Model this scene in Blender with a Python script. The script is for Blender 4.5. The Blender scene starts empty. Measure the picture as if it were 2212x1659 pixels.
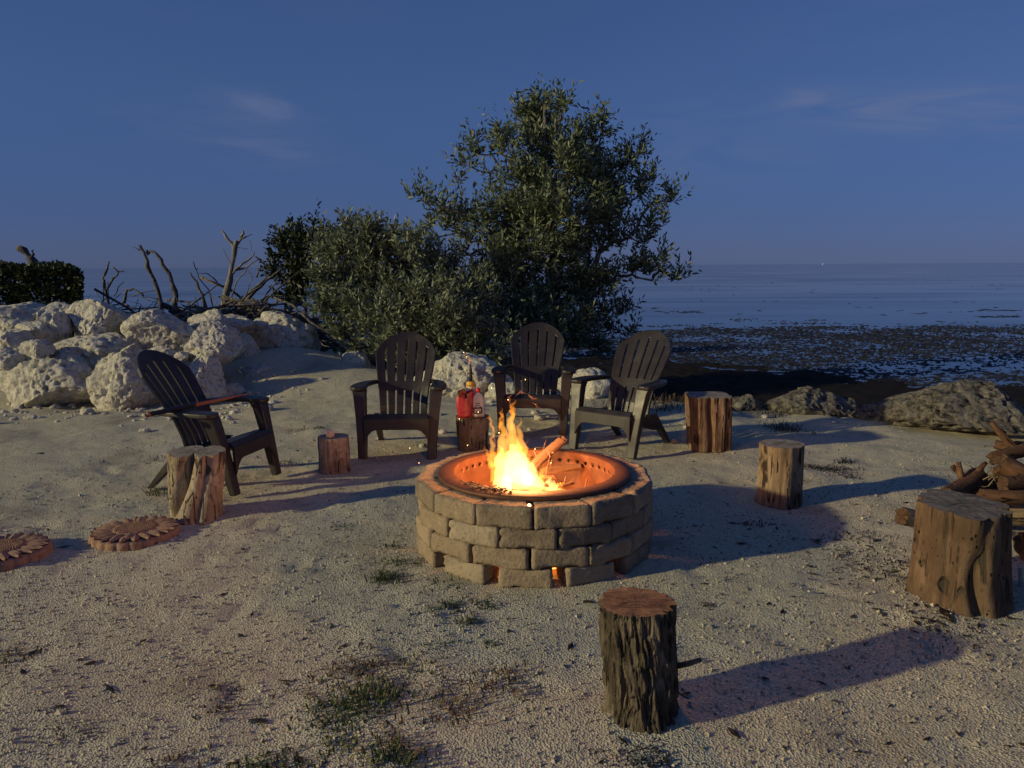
import bpy, bmesh, math, random
import numpy as np
from mathutils import Vector, Matrix
R = math.radians
S = bpy.context.scene
C = S.collection

# ------------------------------------------------------------------ camera
CAM_H, PITCH, ROLL, FPX = 1.57, R(8.55), R(0.36), 1703.0 / 2212.0
cam_d = bpy.data.cameras.new('camera')
cam = bpy.data.objects.new('camera', cam_d); C.objects.link(cam)
cam_d.sensor_width = 36.0; cam_d.lens = 36.0 * FPX
cam_d.clip_start = 0.05; cam_d.clip_end = 9000
cam.matrix_world = Matrix.Translation((0, 0, CAM_H)) @ Matrix.Rotation(math.pi/2 - PITCH, 4, 'X') @ Matrix.Rotation(-ROLL, 4, 'Z')
S.camera = cam

# ------------------------------------------------------------------ light
SUN_AZ, SUN_EL = R(201), R(16)       # direction the lamplight comes from (left, slightly behind)
world = bpy.data.worlds.new('World'); S.world = world; world.use_nodes = True
def build_world():
    nt = world.node_tree; nt.nodes.clear(); N = nt.nodes.new; L = nt.links.new
    out = N('ShaderNodeOutputWorld'); bg = N('ShaderNodeBackground')
    sky = N('ShaderNodeTexSky'); sky.sky_type = 'NISHITA'; sky.sun_disc = False
    sky.sun_elevation = SUN_EL; sky.sun_rotation = R(90) - SUN_AZ; sky.altitude = 0
    sky.air_density = 1.0; sky.dust_density = 0.0; sky.ozone_density = 6.0
    geo = N('ShaderNodeTexCoord'); gen = geo.outputs['Generated']
    def math_(op, a, b=0.0):
        m = N('ShaderNodeMath'); m.operation = op
        for i, v in ((0, a), (1, b)):
            if hasattr(v, 'links'): L(v, m.inputs[i])
            else: m.inputs[i].default_value = v
        return m.outputs[0]
    def rng(v, a, b, c=0.0, d=1.0):
        r = N('ShaderNodeMapRange'); r.inputs[1].default_value = a; r.inputs[2].default_value = b; r.inputs[3].default_value = c; r.inputs[4].default_value = d
        L(v, r.inputs[0]); return r.outputs[0]
    def mix(f, a, b, blend='MIX'):
        m = N('ShaderNodeMix'); m.data_type = 'RGBA'; m.blend_type = blend
        for sock, v in ((m.inputs[0], f), (m.inputs[6], a), (m.inputs[7], b)):
            if hasattr(v, 'links'): L(v, sock)
            elif isinstance(v, (int, float)): sock.default_value = v
            else: sock.default_value = (*v, 1)
        return m.outputs[2]
    # the whole dome evened out and tinted to blue hour, with the grey band dusk has low over the sea
    gm = N('ShaderNodeGamma'); gm.inputs[1].default_value = 0.55; L(sky.outputs[0], gm.inputs[0])
    c = mix(1.0, gm.outputs[0], (0.52, 0.66, 1.14), 'MULTIPLY')
    sx = N('ShaderNodeSeparateXYZ'); L(gen, sx.inputs[0]); z = sx.outputs[2]
    c = mix(rng(z, 0.0, 0.20, 1.0, 0.0), c, mix(1.0, c, (0.70, 0.71, 0.88), 'MULTIPLY'))
    # thin wisps of cloud: long streaks, gathered in a few drifts
    mp = N('ShaderNodeMapping'); mp.inputs['Scale'].default_value = (3.0, 3.0, 15.0); mp.inputs['Rotation'].default_value = (R(5), R(-4), 0)
    L(gen, mp.inputs[0])
    n1 = N('ShaderNodeTexNoise'); n1.inputs['Scale'].default_value = 1.9; n1.inputs['Detail'].default_value = 7; n1.inputs['Roughness'].default_value = 0.56; n1.inputs['Distortion'].default_value = 0.9
    L(mp.outputs[0], n1.inputs['Vector']); streak = rng(n1.outputs[0], 0.38, 0.72)
    drift = None
    for az, el, wa, we, k in CLOUDS:
        d0 = (math.sin(az)*math.cos(el), math.cos(az)*math.cos(el), math.sin(el)); rt = (math.cos(az), -math.sin(az), 0.0)
        def dot(v):
            q = N('ShaderNodeVectorMath'); q.operation = 'DOT_PRODUCT'; L(gen, q.inputs[0]); q.inputs[1].default_value = v; return q.outputs['Value']
        a = math_('DIVIDE', dot(rt), wa); b = math_('DIVIDE', math_('SUBTRACT', z, d0[2]), we)
        e = math_('EXPONENT', math_('MULTIPLY', math_('ADD', math_('MULTIPLY', a, a), math_('MULTIPLY', b, b)), -1.0))
        e = math_('MULTIPLY', math_('MULTIPLY', e, k), math_('GREATER_THAN', dot(d0), 0.0))
        drift = e if drift is None else math_('ADD', drift, e)
    n2 = N('ShaderNodeTexNoise'); n2.inputs['Scale'].default_value = 2.1; n2.inputs['Detail'].default_value = 2; L(gen, n2.inputs['Vector'])
    faint = math_('MULTIPLY', rng(n2.outputs[0], 0.5, 0.7), 0.12)
    k = math_('MULTIPLY', math_('MULTIPLY', streak, math_('MINIMUM', math_('ADD', drift, faint), 1.0)), rng(z, 0.03, 0.10))
    c = mix(math_('MULTIPLY', k, 0.65), c, (1.5, 1.8, 2.95))
    L(c, bg.inputs[0]); bg.inputs[1].default_value = 0.10
    L(bg.outputs[0], out.inputs[0])
# azimuth from the view axis, elevation, half widths, strength of each drift of cloud
CLOUDS = [(R(-17.2), R(10.6), .055, .016, .75), (R(-16.0), R(7.8), .06, .018, .85), (R(-19.5), R(9.2), .10, .02, .3), (R(14.5), R(7.2), .10, .022, .75), (R(12.0), R(10.0), .07, .015, .45),
          (R(24.5), R(9.6), .10, .02, .8), (R(20.0), R(10.6), .035, .010, .9), (R(31), R(8.8), .10, .018, .8), (R(48), R(9.0), .2, .03, .7), (R(-70), R(12), .3, .04, .7), (R(120), R(14), .35, .05, .7), (R(200), R(12), .3, .04, .7)]
build_world()

sun_d = bpy.data.lights.new('sun', 'SUN'); sun = bpy.data.objects.new('sun', sun_d); C.objects.link(sun)
sun_d.energy = 3.15; sun_d.angle = R(1.6); sun_d.color = (1.0, 0.845, 0.44)
_d = Vector((math.cos(SUN_AZ)*math.cos(SUN_EL), math.sin(SUN_AZ)*math.cos(SUN_EL), math.sin(SUN_EL)))
sun.rotation_euler = _d.to_track_quat('Z', 'Y').to_euler()
sun.location = _d * 30

vs = S.view_settings
vs.view_transform = 'Standard'; vs.look = 'None'; vs.exposure = 0.0; vs.gamma = 1.0; vs.use_curve_mapping = False
S.render.engine = 'CYCLES'
cy = S.cycles
cy.use_denoising = True; cy.max_bounces = 6; cy.diffuse_bounces = 3; cy.glossy_bounces = 3
cy.transparent_max_bounces = 12; cy.transmission_bounces = 4; cy.sample_clamp_indirect = 3.0
cy.volume_bounces = 0; cy.caustics_reflective = False; cy.caustics_refractive = False

# ------------------------------------------------------------------ survey helpers
# ray through a measured point of the photograph (2212 px wide), hit with the plane z or the depth Y
def _ray(x, y):
    u = (x - 1106) / 1703.0; v = (829.5 - y) / 1703.0
    c, s = math.cos(ROLL), math.sin(ROLL)
    u, v = u*c + v*s, -u*s + v*c
    return Vector((u, math.cos(PITCH) + v*math.sin(PITCH), -math.sin(PITCH) + v*math.cos(PITCH)))
def G(x, y, z=0.0):
    d = _ray(x, y); return d * ((z - CAM_H) / d.z) + Vector((0, 0, CAM_H))
def A(x, y, Y):
    d = _ray(x, y); return d * (Y / d.y) + Vector((0, 0, CAM_H))

# ------------------------------------------------------------------ numpy noise
def _h(i, j, k, s):
    n = (i * 374761393 + j * 668265263 + k * 2147483647 + s * 1274126177) & 0xffffffff
    n = ((n ^ (n >> 13)) * 1274126177) & 0xffffffff
    n = ((n ^ (n >> 15)) * 2246822519) & 0xffffffff
    return ((n ^ (n >> 16)) & 0xffffff) / float(0xffffff)
def vnoise(P, seed=0):
    P = np.asarray(P, float); I = np.floor(P).astype(np.int64); F = P - I; F = F*F*(3 - 2*F)
    o = 0.0
    for a in (0, 1):
        for b in (0, 1):
            for c in (0, 1):
                w = (F[:, 0] if a else 1-F[:, 0]) * (F[:, 1] if b else 1-F[:, 1]) * (F[:, 2] if c else 1-F[:, 2])
                o = o + w * _h(I[:, 0]+a, I[:, 1]+b, I[:, 2]+c, seed)
    return o
def fbm(P, octv=4, seed=0, rough=0.5):
    P = np.asarray(P, float); a, t, o = 1.0, 0.0, 0.0
    for k in range(octv):
        o = o + a * vnoise(P * (2.03**k), seed + 17*k); t += a; a *= rough
    return o / t
def sstep(a, b, x):
    t = np.clip((x - a) / (b - a), 0, 1); return t*t*(3 - 2*t)

# ------------------------------------------------------------------ mesh helpers
def mesh(name, verts, faces, mat=None, smooth=True):
    me = bpy.data.meshes.new(name)
    me.from_pydata([tuple(v) for v in verts] if not isinstance(verts, np.ndarray) else verts.tolist(), [], faces if not isinstance(faces, np.ndarray) else faces.tolist())
    if mat: me.materials.append(mat)
    if smooth: me.polygons.foreach_set('use_smooth', [True]*len(me.polygons))
    me.update(); return me
def obj(name, me, parent=None, loc=None):
    o = bpy.data.objects.new(name, me); C.objects.link(o)
    if parent: o.parent = parent
    if loc is not None: o.location = loc
    return o
def empty(name, loc=(0, 0, 0), rz=0.0):
    o = bpy.data.objects.new(name, None); C.objects.link(o); o.location = loc; o.rotation_euler = (0, 0, rz); o.empty_display_size = .1
    return o
def tag(o, label, cat=None, group=None, kind=None):
    o['label'] = label
    if cat: o['category'] = cat
    if group: o['group'] = group
    if kind: o['kind'] = kind
    return o
def bevel(o, w=.006, seg=2):
    m = o.modifiers.new('bevel', 'BEVEL'); m.width = w; m.segments = seg; m.limit_method = 'ANGLE'; m.angle_limit = R(35)
    return o
class MB:
    def __init__(s): s.v = []; s.f = []
    def add(s, vs_, fs_):
        o = len(s.v); s.v += [tuple(v) for v in vs_]; s.f += [tuple(i+o for i in f) for f in fs_]
    def tube(s, pts, rad, n=8, cap=True, sq=1.0, phase=0.0):
        pts = [Vector(p) for p in pts]; m = len(pts)
        if not hasattr(rad, '__len__'): rad = [rad]*m
        up = None; vs_ = []
        for i, p in enumerate(pts):
            t = (pts[min(i+1, m-1)] - pts[max(i-1, 0)]).normalized()
            if up is None:
                up = Vector((0, 0, 1)) if abs(t.z) < .9 else Vector((1, 0, 0))
            b = t.cross(up).normalized(); up = b.cross(t).normalized()
            for k in range(n):
                a = 2*math.pi*k/n + phase
                vs_.append(p + (b*math.cos(a) - up*math.sin(a)*sq) * rad[i])
        fs_ = [(i*n+k, i*n+(k+1) % n, (i+1)*n+(k+1) % n, (i+1)*n+k) for i in range(m-1) for k in range(n)]
        if cap: fs_ += [tuple(reversed(range(n))), tuple(range((m-1)*n, m*n))]
        s.add(vs_, fs_)
    def loft(s, secs, cap=True):
        n = len(secs[0]); vs_ = [v for q in secs for v in q]; m = len(secs)
        fs_ = [(i*n+k, i*n+(k+1) % n, (i+1)*n+(k+1) % n, (i+1)*n+k) for i in range(m-1) for k in range(n)]
        if cap: fs_ += [tuple(reversed(range(n))), tuple(range((m-1)*n, m*n))]
        s.add(vs_, fs_)
    def box(s, c, d):
        x, y, z = c; a, b, e = d[0]/2, d[1]/2, d[2]/2
        s.add([(x-a, y-b, z-e), (x+a, y-b, z-e), (x+a, y+b, z-e), (x-a, y+b, z-e), (x-a, y-b, z+e), (x+a, y-b, z+e), (x+a, y+b, z+e), (x-a, y+b, z+e)],
              [(3, 2, 1, 0), (4, 5, 6, 7), (0, 1, 5, 4), (1, 2, 6, 5), (2, 3, 7, 6), (3, 0, 4, 7)])
    def lathe(s, prof, n=20, c=(0, 0, 0), cap=True):
        vs_ = []
        for r, z in prof:
            for k in range(n):
                a = 2*math.pi*k/n; vs_.append((c[0]+r*math.cos(a), c[1]+r*math.sin(a), c[2]+z))
        m = len(prof)
        fs_ = [(i*n+k, i*n+(k+1) % n, (i+1)*n+(k+1) % n, (i+1)*n+k) for i in range(m-1) for k in range(n)]
        if cap: fs_ += [tuple(reversed(range(n))), tuple(range((m-1)*n, m*n))]
        s.add(vs_, fs_)
    def build(s, name, mat, parent=None, smooth=True, loc=None):
        return obj(name, mesh(name, s.v, s.f, mat, smooth), parent, loc)

# ------------------------------------------------------------------ materials
class MT:
    def __init__(s, name, rough=.8, spec=.3):
        s.m = bpy.data.materials.new(name); s.m.use_nodes = True; s.nt = s.m.node_tree
        s.b = s.nt.nodes['Principled BSDF']; s.out = s.nt.nodes['Material Output']
        s.b.inputs['Roughness'].default_value = rough; s.b.inputs['Specular IOR Level'].default_value = spec
        s.co = None
    def N(s, t): return s.nt.nodes.new(t)
    def L(s, a, b): s.nt.links.new(a, b)
    def coord(s, kind='Object', scale=(1, 1, 1)):
        t = s.N('ShaderNodeTexCoord'); m = s.N('ShaderNodeMapping'); m.inputs['Scale'].default_value = scale
        s.L(t.outputs[kind], m.inputs[0]); return m.outputs[0]
    def pos(s, scale=(1, 1, 1)):
        t = s.N('ShaderNodeNewGeometry'); m = s.N('ShaderNodeMapping'); m.inputs['Scale'].default_value = scale
        s.L(t.outputs['Position'], m.inputs[0]); return m.outputs[0]
    def noise(s, co, scale, detail=5, rough=.55, dist=0.0):
        n = s.N('ShaderNodeTexNoise'); n.inputs['Scale'].default_value = scale; n.inputs['Detail'].default_value = detail
        n.inputs['Roughness'].default_value = rough; n.inputs['Distortion'].default_value = dist
        s.L(co, n.inputs['Vector']); return n.outputs[0]
    def voro(s, co, scale, feat='F1', rnd=1.0):
        n = s.N('ShaderNodeTexVoronoi'); n.feature = feat; n.inputs['Scale'].default_value = scale; n.inputs['Randomness'].default_value = rnd
        s.L(co, n.inputs['Vector']); return n
    def ramp(s, v, stops):
        r = s.N('ShaderNodeValToRGB'); e = r.color_ramp.elements
        while len(e) < len(stops): e.new(.5)
        for i, (p, c) in enumerate(stops):
            e[i].position = p; e[i].color = (*c, 1) if len(c) == 3 else c
        s.L(v, r.inputs[0]); return r.outputs[0]
    def rng(s, v, a, b, c=0.0, d=1.0):
        r = s.N('ShaderNodeMapRange'); r.inputs[1].default_value = a; r.inputs[2].default_value = b; r.inputs[3].default_value = c; r.inputs[4].default_value = d
        s.L(v, r.inputs[0]); return r.outputs[0]
    def mix(s, f, a, b, blend='MIX'):
        m = s.N('ShaderNodeMix'); m.data_type = 'RGBA'; m.blend_type = blend
        for sock, val in ((m.inputs[0], f), (m.inputs[6], a), (m.inputs[7], b)):
            if hasattr(val, 'links'): s.L(val, sock)
            elif isinstance(val, (int, float)): sock.default_value = val
            else: sock.default_value = (*val, 1)
        return m.outputs[2]
    def math(s, op, a, b):
        m = s.N('ShaderNodeMath'); m.operation = op
        for i, val in ((0, a), (1, b)):
            if hasattr(val, 'links'): s.L(val, m.inputs[i])
            else: m.inputs[i].default_value = val
        return m.outputs[0]
    def bump(s, h, dist=.01, strength=1.0, prev=None):
        b = s.N('ShaderNodeBump'); b.inputs['Distance'].default_value = dist; b.inputs['Strength'].default_value = strength
        s.L(h, b.inputs['Height'])
        if prev: s.L(prev, b.inputs['Normal'])
        return b.outputs[0]
    def col(s, v):
        if hasattr(v, 'links'): s.L(v, s.b.inputs['Base Color'])
        else: s.b.inputs['Base Color'].default_value = (*v, 1)
        return s
    def nor(s, v): s.L(v, s.b.inputs['Normal']); return s

def m_sand():
    t = MT('coral_sand', .95, .1); p = t.pos()
    big = t.noise(p, .55, 4); mid = t.noise(p, 5, 4); fine = t.noise(p, 85, 3, .65); grit = t.voro(p, 120).outputs['Distance']
    c = t.ramp(fine, [(.28, (.235, .205, .15)), (.46, (.47, .43, .325)), (.62, (.59, .545, .42)), (.8, (.78, .735, .61))])
    c = t.mix(t.rng(mid, .42, .72), c, (.33, .29, .235), 'MIX') if False else t.mix(t.math('MULTIPLY', t.rng(mid, .45, .75), .55), c, (.38, .345, .265))
    c = t.mix(t.math('MULTIPLY', t.rng(big, .4, .7), .5), c, (.54, .52, .455))
    dirt = t.noise(t.pos((1, 1, 1)), 1.3, 6, .62); c = t.mix(t.math('MULTIPLY', t.rng(dirt, .55, .68), .5), c, (.20, .16, .12)); c = t.mix(t.math('MULTIPLY', t.rng(t.noise(p, 26, 4, .7), .62, .7), .6), c, (.13, .10, .075))
    w = t.N('ShaderNodeAttribute'); w.attribute_name = 'wrack'
    wn = t.noise(p, 9, 6, .7)
    wm = t.rng(t.math('ADD', w.outputs['Fac'], t.math('MULTIPLY', wn, .7)), .72, .98)
    wc = t.ramp(t.noise(p, 24, 5, .7), [(.3, (.006, .005, .005)), (.55, (.018, .014, .012)), (.8, (.06, .05, .042))])
    c = t.mix(wm, c, wc)
    t.col(c)
    h = t.math('ADD', t.math('MULTIPLY', fine, .8), t.math('MULTIPLY', grit, .7))
    b = t.bump(h, .008, 1.0); b = t.bump(mid, .03, .8, b)
    return t.nor(b).m
def m_rock():
    t = MT('coral_limestone', .92, .15); p = t.coord('Object')
    n = t.noise(p, 2.2, 6, .6); f = t.noise(p, 17, 6, .68); pit = t.voro(p, 15).outputs['Distance']; f2 = t.noise(p, 45, 3, .6)
    c = t.ramp(n, [(.3, (.56, .52, .45)), (.5, (.69, .66, .59)), (.7, (.76, .74, .685))])
    c = t.mix(t.math('MULTIPLY', t.rng(t.noise(p, 3.2, 6, .7, .4), .53, .66), .55), c, (.30, .275, .24))
    c = t.mix(t.math('MULTIPLY', t.rng(f, .47, .33), .8), c, (.22, .195, .165))
    c = t.mix(t.math('MULTIPLY', t.rng(f, .55, .75), .6), c, (.66, .62, .53))
    t.col(c)
    b = t.bump(f, .07, .9); b = t.bump(pit, .03, .6, b); b = t.bump(f2, .02, .8, b)
    return t.nor(b).m
def m_rock_grey_dim():
    t = MT('grey_limestone_dimmed', .92, .15); p = t.coord('Object')
    n = t.noise(p, 2.2, 6, .6); f = t.noise(p, 14, 6, .7); pit = t.voro(p, 12).outputs['Distance']
    c = t.ramp(n, [(.3, (.19, .17, .15)), (.5, (.27, .25, .22)), (.7, (.34, .32, .29))])  # base darkened: the lamplight's fading towards the right is put into the colour
    c = t.mix(t.rng(f, .54, .38), c, (.055, .05, .046))
    t.col(c)
    b = t.bump(f, .10, 1.0); b = t.bump(pit, .05, .8, b)
    return t.nor(b).m
def m_block():
    t = MT('concrete_block', .93, .15); p = t.pos(); oi = t.N('ShaderNodeObjectInfo')
    n = t.noise(p, 9, 6, .65); f = t.noise(p, 55, 5, .65)
    c = t.ramp(n, [(.28, (.16, .125, .09)), (.5, (.28, .22, .15)), (.72, (.40, .325, .23))])
    c = t.mix(.6, c, t.ramp(oi.outputs['Random'], [(0, (.15, .12, .10)), (.3, (.27, .20, .145)), (.6, (.37, .275, .19)), (1, (.40, .34, .27))]))
    c = t.mix(t.math('MULTIPLY', t.rng(f, .46, .32), .6), c, (.11, .09, .07))
    c = t.mix(t.math('MULTIPLY', t.rng(t.noise(p, 20, 5, .7), .56, .7), .5), c, (.46, .41, .33))
    c = t.mix(t.math('MULTIPLY', t.rng(t.noise(p, 5, 4, .6), .52, .64), .5), c, (.13, .115, .10))
    t.col(c)
    return t.nor(t.bump(n, .012, .8, t.bump(f, .008, 1.0))).m
def m_plastic():
    t = MT('brown_resin', .42, .45); p = t.coord('Object')
    n = t.noise(p, 4, 5); q2 = t.pos((1, 1, .7)); f = t.noise(t.coord('Object', (60, 60, 6)), 3, 4)
    t.col(t.ramp(n, [(.3, (.021, .0175, .020)), (.7, (.035, .029, .032))]))
    t.L(t.rng(n, .3, .7, .34, .6), t.b.inputs['Roughness']); t.col(t.mix(t.math('MULTIPLY', t.rng(t.noise(q2, 9, 6, .7), .52, .75), .3), t.ramp(n, [(.3, (.015, .0125, .0145)), (.7, (.026, .0215, .024))]), (.085, .078, .074)))
    return t.nor(t.bump(f, .002, .4)).m
def m_wood(name, a, b, c, rings=False, sc=1.0, dark=(.03, .025, .02), pits=False, bumpd=.012):
    t = MT(name, .88, .2)
    p = t.coord('Object', (1, 1, .14)); q = t.coord('Object')
    n = t.noise(p, 14*sc, 6, .65, .6); m = t.noise(q, 5*sc, 4); f = t.noise(p, 55*sc, 4, .6)
    col = t.ramp(n, [(.28, a), (.5, b), (.75, c)])
    col = t.mix(t.math('MULTIPLY', t.rng(m, .42, .62), .75), col, a)
    st = t.noise(t.coord('Object', (1, 1, .5)), 11*sc, 6, .75); col = t.mix(t.math('MULTIPLY', t.rng(st, .54, .68), .7), col, dark)
    cr = t.voro(t.coord('Object', (1, 1, .05)), 13*sc, 'DISTANCE_TO_EDGE').outputs['Distance']; ck = t.math('MULTIPLY', t.rng(cr, .05, .015), t.rng(t.noise(q, 7, 2), .47, .55)); col = t.mix(ck, col, dark)
    col = t.mix(t.rng(f, .42, .30), col, dark)
    h = t.math('ADD', n, t.math('MULTIPLY', f, .5))
    b_ = t.bump(h, bumpd, 1.0); b_ = t.bump(t.math('SUBTRACT', 1.0, ck), .012, 1.0, b_)
    if pits:
        v = t.voro(t.coord('Object', (1, 1, .7)), 34).outputs['Distance']
        hole = t.math('MULTIPLY', t.rng(v, .22, .12), t.rng(t.noise(q, 16, 2), .50, .56))
        col = t.mix(hole, col, (.012, .01, .008)); b_ = t.bump(t.math('SUBTRACT', 1.0, hole), .012, 1.0, b_)
    t.col(col)
    return t.nor(b_).m
def m_cut(name, a, b, dark):
    t = MT(name, .85, .2); q = t.coord('Object')
    sx = t.N('ShaderNodeSeparateXYZ'); t.L(q, sx.inputs[0])
    rr = t.math('SQRT', t.math('ADD', t.math('MULTIPLY', sx.outputs[0], sx.outputs[0]), t.math('MULTIPLY', sx.outputs[1], sx.outputs[1])), 0)
    n = t.noise(q, 9, 5, .6); saw = t.noise(t.coord('Object', (4, 60, 1)), 3, 4)
    ring = t.N('ShaderNodeMath'); ring.operation = 'SINE'; t.L(t.math('ADD', t.math('MULTIPLY', rr, 330), t.math('MULTIPLY', n, 22)), ring.inputs[0])
    c = t.ramp(n, [(.3, a), (.7, b)])
    c = t.mix(t.rng(ring.outputs[0], -.2, 1, 0, .2), c, dark)
    c = t.mix(t.math('MULTIPLY', t.rng(saw, .5, .35), .7), c, dark)
    dv = t.N('ShaderNodeVectorMath'); dv.operation = 'NORMALIZE'; fl = t.N('ShaderNodeCombineXYZ'); t.L(sx.outputs[0], fl.inputs[0]); t.L(sx.outputs[1], fl.inputs[1]); t.L(fl.outputs[0], dv.inputs[0])
    ra = t.noise(dv.outputs[0], 7, 2, .5); ck = t.math('MULTIPLY', t.rng(t.math('ABSOLUTE', t.math('SUBTRACT', ra, .5), 0), .018, .004), t.rng(t.math('ADD', rr, t.math('MULTIPLY', n, .05)), .10, .05))
    c = t.mix(ck, c, dark); c = t.mix(t.math('MULTIPLY', t.rng(t.noise(q, 14, 5, .7), .5, .66), .6), c, dark)
    t.col(c)
    return t.nor(t.bump(t.math('ADD', saw, n), .006, .9, t.bump(t.math('SUBTRACT', 1.0, ck), .01, 1.0))).m
def m_simple(name, c, rough=.6, spec=.4, var=.25, scale=20, metal=0.0, bumpd=0.0):
    t = MT(name, rough, spec); q = t.coord('Object'); n = t.noise(q, scale, 5, .6)
    t.col(t.ramp(n, [(.25, tuple(x*(1-var) for x in c)), (.75, tuple(min(1, x*(1+var)) for x in c))]))
    t.b.inputs['Metallic'].default_value = metal
    if bumpd: t.nor(t.bump(n, bumpd, 1.0))
    return t.m
def m_leaf(name, a, b, c):
    t = MT(name, .5, .4); g = t.N('ShaderNodeNewGeometry')
    col = t.ramp(g.outputs['Random Per Island'], [(0, a), (.55, b), (1, c)])
    t.col(col)
    tr = t.N('ShaderNodeBsdfTranslucent'); t.L(col, tr.inputs[0]); mx = t.N('ShaderNodeMixShader'); mx.inputs[0].default_value = .22
    t.L(t.b.outputs[0], mx.inputs[1]); t.L(tr.outputs[0], mx.inputs[2]); t.L(mx.outputs[0], t.out.inputs[0])
    return t.m
def m_water():
    t = MT('sea_water', .06, .5); p = t.pos((1, 2.2, 1))
    t.b.inputs['IOR'].default_value = 1.33
    t.col((.012, .018, .03))
    a = t.noise(p, 1.6, 4, .6); b = t.noise(p, .22, 3); patch = t.noise(t.pos((.05, .22, 1)), 1, 4)
    t.L(t.rng(patch, .40, .66, .03, .16), t.b.inputs['Roughness'])
    h = t.bump(a, .005, .35); h = t.bump(b, .02, .2, h)
    return t.nor(h).m
def m_flame(name, colr, strength):
    m = bpy.data.materials.new(name); m.use_nodes = True; nt = m.node_tree; nt.nodes.clear()
    o = nt.nodes.new('ShaderNodeOutputMaterial'); e = nt.nodes.new('ShaderNodeEmission')
    e.inputs[0].default_value = (*colr, 1); e.inputs[1].default_value = strength
    nt.links.new(e.outputs[0], o.inputs['Volume']); return m
def m_ember():
    t = MT('glowing_embers', .9, .1); q = t.pos(); n = t.noise(q, 22, 5, .6)
    t.col(t.ramp(n, [(.3, (.02, .018, .016)), (.7, (.16, .14, .13))]))
    t.L(t.ramp(t.noise(q, 15, 3), [(.42, (0, 0, 0)), (.55, (1, .12, .01)), (.7, (1, .45, .08))]), t.b.inputs['Emission Color'])
    t.b.inputs['Emission Strength'].default_value = 2.5
    return t.nor(t.bump(n, .03, 1)).m

M = dict(
    sand=m_sand(), rock=m_rock(), rock_grey_dim=m_rock_grey_dim(), block=m_block(), plastic=m_plastic(), water=m_water(),
    bark=m_wood('shredded_bark', (.045, .034, .026), (.12, .095, .072), (.30, .25, .19), sc=1.4, bumpd=.02),
    pale=m_wood('pale_driftwood', (.20, .15, .105), (.36, .29, .215), (.47, .40, .31), pits=True, dark=(.08, .06, .045)),
    brown=m_wood('weathered_log', (.12, .09, .06), (.25, .19, .13), (.40, .325, .235), dark=(.03, .022, .017)),
    mottle=m_wood('mottled_log', (.13, .095, .075), (.34, .27, .22), (.48, .40, .34), dark=(.04, .028, .022)),
    brownp=m_wood('wormholed_log', (.065, .042, .028), (.125, .082, .054), (.20, .14, .095), pits=True, dark=(.05, .04, .03)),
    red=m_wood('reddish_log', (.11, .065, .042), (.21, .13, .085), (.33, .23, .16), dark=(.05, .025, .015)),
    darkred=m_wood('dark_firewood', (.06, .032, .02), (.12, .062, .036), (.20, .115, .07), dark=(.03, .016, .01)),
    bleach=m_wood('bleached_wood', (.12, .108, .10), (.26, .24, .225), (.42, .40, .375), dark=(.04, .035, .033)),
    dead=m_wood('dead_wood', (.075, .067, .064), (.16, .145, .14), (.30, .28, .265), dark=(.02, .017, .016)),
    cut_dark=m_cut('dark_cut_wood', (.085, .05, .033), (.16, .095, .06), (.03, .018, .012)),
    cut_old=m_cut('old_cut_wood', (.15, .13, .115), (.24, .215, .19), (.05, .042, .037)),
    cut_red=m_cut('red_cut_wood', (.22, .10, .055), (.40, .22, .13), (.06, .03, .02)),
    cut_grey=m_cut('grey_cut_wood', (.26, .23, .20), (.38, .345, .30), (.09, .075, .065)),
    leaf=m_leaf('leaf_green', (.06, .085, .05), (.125, .16, .092), (.21, .24, .15)),
    leaf_silver=m_leaf('leaf_silver_green', (.085, .11, .068), (.16, .19, .12), (.26, .285, .20)),
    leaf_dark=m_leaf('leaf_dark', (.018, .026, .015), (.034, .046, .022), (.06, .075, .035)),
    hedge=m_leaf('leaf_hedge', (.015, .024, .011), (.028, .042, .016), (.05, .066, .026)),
    grass=m_leaf('grass_green', (.03, .045, .015), (.07, .10, .03), (.14, .16, .06)),
    drygrass=m_leaf('grass_dry', (.06, .04, .022), (.13, .085, .045), (.24, .18, .10)),
    litter=m_leaf('dark_litter', (.012, .01, .008), (.03, .024, .018), (.07, .055, .04)),
    weed=m_leaf('seaweed', (.010, .011, .013), (.028, .028, .032), (.06, .06, .065)),
    terra=m_simple('terracotta', (.29, .18, .13), .88, .2, .3, 30, bumpd=.006),
    steel=m_simple('rusty_steel', (.13, .055, .032), .62, .4, .35, 14, .35),
    black=m_simple('black_grip', (.012, .012, .014), .45, .4, .2),
    orange=m_simple('orange_shaft', (.36, .13, .06), .45, .4, .2),
    redplast=m_simple('red_wrap', (.40, .02, .035), .38, .5, .25, 30),
    redcap=m_simple('red_cap', (.55, .015, .02), .35, .5, .1),
    whiteplast=m_simple('white_plastic', (.62, .58, .52), .4, .4, .06),
    ink=m_simple('black_print', (.03, .02, .02), .6, .3, .1), inkgrey=m_simple('grey_print', (.34, .30, .27), .6, .3, .1),
    yellow=m_simple('yellow_paint', (.62, .36, .05), .4, .4, .1), cream=m_simple('cream_sticker', (.62, .56, .40), .5, .3, .1),
    brass=m_simple('brass_tube', (.62, .40, .25), .25, .5, .1, 20, .9),
    shell=m_simple('sea_shell', (.66, .50, .38), .35, .5, .18, 22),
    ember=m_ember(),
    flame_core=m_flame('flame_core', (1.0, .56, .17), 20.0), flame_mid=m_flame('flame_middle', (1.0, .40, .05), 17.0),
    flame_tip=m_flame('flame_tip', (1.0, .30, .03), 24.0), flame_red=m_flame('flame_wisp', (1.0, .26, .09), 26.0),
)

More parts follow.
